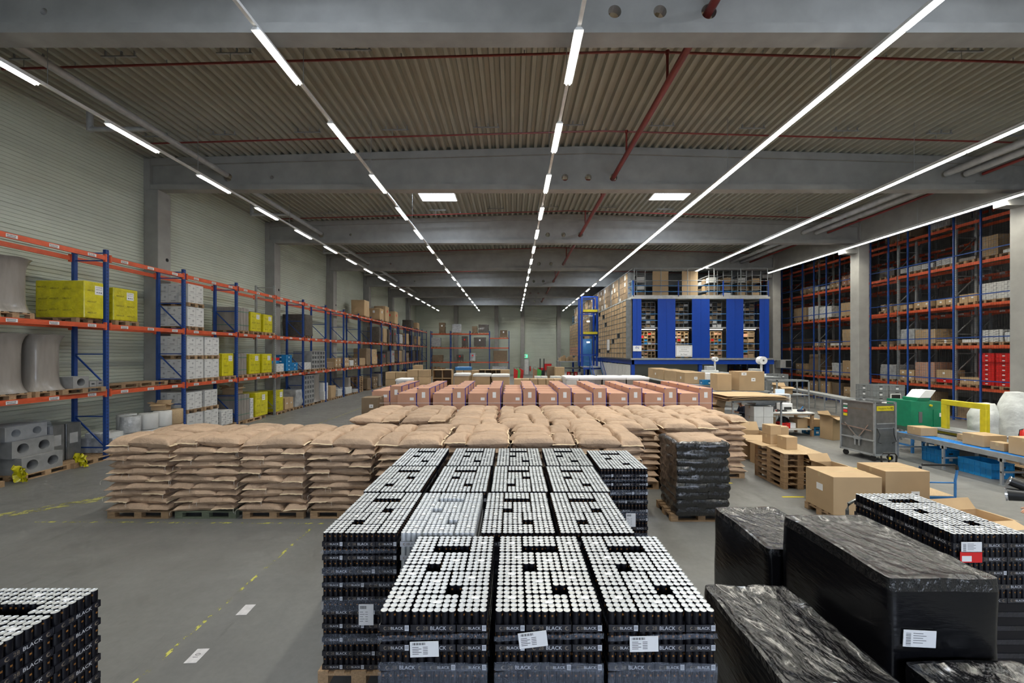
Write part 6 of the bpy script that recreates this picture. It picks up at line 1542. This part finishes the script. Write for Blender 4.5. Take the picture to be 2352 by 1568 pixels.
def bag(x, y, r, h, label, seed):
    b = MB(); vs = []; fs = []; n = 24; nz = 18; off = Vector((seed*5,0,0))
    for j in range(nz+1):
        u = j/nz; rr_ = r*(min(1,(u*7)**.5)*(1 if u < .8 else (1-(u-.8)/.2*.45)))
        for i in range(n): a = 2*PI*i/n; k = rr_*(1+.12*noise.noise(Vector((math.cos(a)*1.5,math.sin(a)*1.5,u*5))+off)); vs.append((k*math.cos(a),k*math.sin(a),u*h+.03*noise.noise(Vector((a,u*3,1))+off)))
    for j in range(nz):
        for i in range(n): fs.append((j*n+i,j*n+(i+1)%n,(j+1)*n+(i+1)%n,(j+1)*n+i))
    fs.append(tuple(range(nz*n,nz*n+n))); b.add(vs, fs, 'white_bag'); tag(b.build('white_sack', None, (x,y,0), smooth=True), label, 'sack')
bag(13.75+.62,12.45,.36,1.72,'lower white plastic bag behind the yellow arch',1); bag(14.75,12.0,.37,2.10,'tallest white plastic bag near the right edge',2)
bag(15.35,12.3,.34,1.8,'white plastic bag half hidden behind the tallest one',5)
b = MB(); vs = []; fs = []; n = 40
for i in range(n+1):
    for j in range(13):
        u = i/n; v = j/12; hh = math.sin(v*PI)**.5*(.3+.75*(1-u)); p = noise.noise(Vector((i*.75,j*1.1,4)))
        vs.append((13.55+u*1.5+.06*p, 13.1+v*.7, max(.0,.30+.75*(1-u)*v + .10*abs(noise.noise(Vector((i*.9,j*.9,1))))*4*(.4+v*.4)) if 0 < j else .0))
for i in range(n):
    for j in range(12): fs.append((i*13+j,(i+1)*13+j,(i+1)*13+j+1,i*13+j+1))
b.add(vs, fs, 'carton'); o = b.build('paper_padding'); tag(o, 'heap of crumpled brown packing paper behind the yellow arch', 'packing paper', None, 'stuff')
ext_x = 13.3
t = thing('fire_extinguisher','red fire extinguisher at the right picture edge','fire extinguisher',(px2x(2351,11.0),11.0,.75)); b = MB(); b.lathe([(.01,0),(.08,0),(.08,.38),(.04,.44),(.02,.46)],'crate_red',14); b.build('tank', t, smooth=True); b = MB(); b.tube([(0,0,.46),(-.1,0,.44),(-.13,0,.3),(-.1,0,.2)],.012,'rubber',6); b.build('hose', t, smooth=True)
table(13.45, 10.8, 14.3, 11.3, .75, 'low grey stand under the fire extinguisher')
# ================================================================ packing zone under the mezzanine front
table(8.0, 19.2, 9.6, 25.6, 1.74, 'long grey steel table of brown cartons behind the reddish rows')
for k in range(6):
    y = 20.2+.93*k; carton(8.8, y, 1.75, (1.0,.95,.9,.95,.9,.85)[k], .85, .55+.02*(k % 2), .03*(-1)**k, 'open brown carton on the long steel table, %s from the near end' % ORD[k], 'cartons on the long steel table', labs=[('f',.1,.5,.16,.13),('l',0,.5,.12,.12)] if k in (0,4) else [], tape=False)
crate(9.25,19.4,1.75,.6,.4,.22,'crate_blue','blue crate at the near end of the long steel table')
table(11.2, 20.3, 13.3, 26.0, 2.05, 'grey caged packing frame below the mezzanine'); 
itm('foam_block', 9.95,20.5,1.75, lambda b: b.box(-.3,-.2,0,.3,.2,.5,'paper',.03),'white block beside the brown cartons','block')
table(9.65,20.2,10.4,20.8,1.74,'small steel stand under the white block')
for k, (x, y, r_) in enumerate(((12.35,25.0,.14),(12.75,21.0,.20))):
    t = thing('film_dispenser','machine with a white film roll on an arm, %s of two' % ('farther','nearer')[k],'machine',(x,y,2.06))
    b = MB(); b.box(-.7,-.2,0,.15,.25,.12,'white_metal',.01); b.box(-.55,-.15,.12,-.1,.2,.38,'duct',.02); b.box(-.02,-.04,.12,.06,.04,.72,'white_metal'); b.build('body', t)
    b = MB(); b.cyl((.0,-.22,.80),(.0,.12,.80),r_,'paper',24); b.build('film_roll', t, smooth=True); b = MB(); b.cyl((.0,-.225,.80),(0,.13,.80),r_*.25,'ink_grey',14); b.build('core', t)
t = thing('wall_heater','grey boxed heater fixed to the right-hand pillar','heater',(20.35,30.4,2.1))
b = MB(); b.box(-.45,0,0,.4,.6,.62,'duct',.02); b.build('housing', t); b = MB(); b.box(-.05,-.015,.06,.36,0,.56,'screen'); b.build('grille', t); b = MB(); b.box(-.5,.3,.5,-.42,.7,.56,'galv'); b.build('bracket', t)
# frame rack with an open carton
t = thing('steel_shelving','grey tubular steel frame over the far workbench','shelving',(12.4,19.2,0))
for a in (0,1.5):
    for c_ in (0,.8): pt('post', lambda b: b.box(a,c_,0,a+.05,c_+.05,1.95,'galv'))
pt('top_bar', lambda b: (b.box(0,0,1.9,1.55,.05,1.96,'galv'), b.box(0,.8,1.9,1.55,.85,1.96,'galv'), b.box(0,0,1.9,.05,.85,1.96,'galv'), b.box(1.5,0,1.9,1.55,.85,1.96,'galv'))); pt('shelf', lambda b: b.box(0,0,1.25,1.55,.85,1.28,'galv'))
carton(12.95,19.6,1.29,.6,.5,.35,0,'open brown carton in the grey steel frame', flaps=True)
# skirting below the mezzanine side, and dim shelves with red bins behind the stair
for k in range(14):
    b = MB(); b.box(-.02,.01,0,0,.99,1.35,'white_metal'); tag(b.build('cladding_panel', None, (MX0-.03, 28.3+1.0*k, 1.05)),'pale grey panel below the mezzanine side, %s from the front' % ORD[k],'panel','pale panels below the mezzanine')
b = MB(); b.box(MX0+.9, 33.0, 0, MX1-.2, 33.1, 2.4, 'cladding'); tag(b.build('partition_panel'),'dull grey partition in the shade under the mezzanine','partition')
for k in range(6): crate(MX0+.5, 30.0+1.5*k, .3, .6, .8, .5, 'crate_red' if k % 2 else 'carton_dark', 'bin in the shade behind the blue legs, %s from the front' % ORD[k], 0)
table(px2x(1282,44), 42.0, px2x(1340,44), 46.0, 2.35, 'far dark counter of cartons left of the stair', shelf=[.9,1.6])
for k in range(10): x = px2x(1286+5.4*k,43); carton(x, 43+.2*(k % 3), 2.36, .24, .5, .35+.12*(k % 3), 0, 'small brown carton on the far counter, %s from the left' % ORD[k], 'cartons on the far counter', parts=False)
for k in range(6): x = px2x(1290+8*k,42.3); crate(x, 42.4, .91, .3, .5, .35, ('crate_red','carton_white','crate_red','carton_dark','crate_red','carton_white')[k], 'bin on the lower shelf of the far counter, %s from the left' % ORD[k], 0, 'bins in the far counter')
# ================================================================ cartons and loads behind the reddish rows
def cc(px0, px1, yt, d, n, h, label, kind='carton', layers=1, m='carton', dd=.8):
    x0, x1 = px2x(px0,d), px2x(px1,d); w_ = (x1-x0)/n; zt = px2z(yt,d)
    for i in range(n):
        for k in range(layers):
            z = zt-h*(k+1)
            if z < 0: continue
            carton(x0+w_*(i+.5), d+dd/2, z, w_-.03, dd, h-.01, 0, '%s, %s across, %s from the top' % (label, ORD[i], ORD[k]) if n*layers > 1 else label, label+' group' if n*layers > 1 else None, m=m, parts=False)
cc(885,932,854,24.5,2,.42,'tan carton pair block at the far left',layers=5); cc(935,985,849,24.0,2,.42,'tan handled carton block near the far left',layers=5)
cc(948,966,838,26.5,1,.5,'single brown carton on top behind the tan blocks',layers=5)
cc(1047,1100,850,27.0,3,.45,'tan carton row under the blue bag',layers=4); cc(1150,1171,849,27.0,1,.5,'light carton at the end of the open shelf row',layers=4)
cc(1180,1291,870,22.2,6,.60,'tan upright carton row before the back door',layers=3)
cc(1228,1258,864,26.0,2,.4,'low white-edged carton row near the trolleys',layers=4,m='carton_white'); cc(1265,1290,864,26.0,2,.4,'low white-edged carton row by the brown tower',layers=4,m='carton_white')
cc(1257,1275,841,31.5,1,.75,'dark brown carton tower right of the far door',layers=3,m='carton_dark'); cc(1275,1297,843,30.5,1,.75,'lighter brown carton tower right of the far door',layers=3)
for k, (a, c_) in enumerate(((994,1037),(1100,1128),(1128,1150))):
    d = 26.0; x0, x1 = px2x(a,d), px2x(c_,d); s = shelf_unit((0),0,0,x1-x0,2.15,.8,2,4,'carton').build('cardboard_shelf', None, ((x0+x1)/2, d, 0)); tag(s, 'open-fronted brown cardboard shelf with black compartments, %s from the left' % ORD[k], 'shelf')
def wl(px0, px1, yt, d, m, label, top=None, dd=1.0, seed=1):
    x0, x1 = px2x(px0,d), px2x(px1,d); zt = px2z(yt,d); pallet((x0+x1)/2, d+dd/2, 0, 0, 'pallet under the '+label)
    t = thing('wrapped_load', label, 'wrapped pallet load', ((x0+x1)/2, d+dd/2, .145)); wrapped_block(x1-x0-.03, dd, zt-.17, seed, bulge=.02, nseg=8, m=m, sag=-.02).build('body', t, smooth=True)
    if top: wrapped_block(x1-x0+.02, dd+.05, .10, seed, bulge=.02, nseg=8, m=top, sag=-.03).build('top_cover', t, loc=(0,0,zt-.24), smooth=True)
for k, (a, c_) in enumerate(((1042,1078),(1086,1127),(1129,1170))): wl(a, c_, (859,860,861)[k], 20.6, 'carton', 'brown wrapped load with a pale top, %s of three' % ('left','middle','right')[k], 'carton_white', seed=70+k)
for r in range(2):
    for k, (a, c_) in enumerate(((1300,1330),(1331,1383),(1384,1438),(1439,1492))): 
        wl(a if not r else a-5, c_ if not r else c_-8, 867 if not r else 865, 20.6+1.1*r, 'grey_wrap' if k else 'carton_white', 'load under a white film cover, %s from the left, %s row' % (ORD[k], ('near','far')[r]), 'paper', seed=80+k+r*5)
wl(908,940,871,20.8,'carton_white','round-topped white load behind the reddish cartons','paper',seed=91)
for k, (px, m) in enumerate(((893,'green2'),(903,'tag_red'),(965,'green2'),(975,'carton_pink'),(1028,'tag_red'))):
    b = MB(); b.box(-.18,-.3,0,.18,.3,1.15 if k else 1.1,m,.01); tag(b.build('printed_box', None, (px2x(px,23), 23.0, .0)), '%s printed box seen over the reddish cartons, %s from the left' % (('green','red','green','pink','bright red')[k], ORD[k]), 'box')
b = wrapped_block(1.1,.7,.18,93,bulge=.03,nseg=6,m='steel_blue',sag=-.04); tag(b.build('plastic_bag', None, (px2x(1064,27.3),27.4,px2z(850,27)+.005), smooth=True),'flat blue bag lying on the tan carton row','bag')
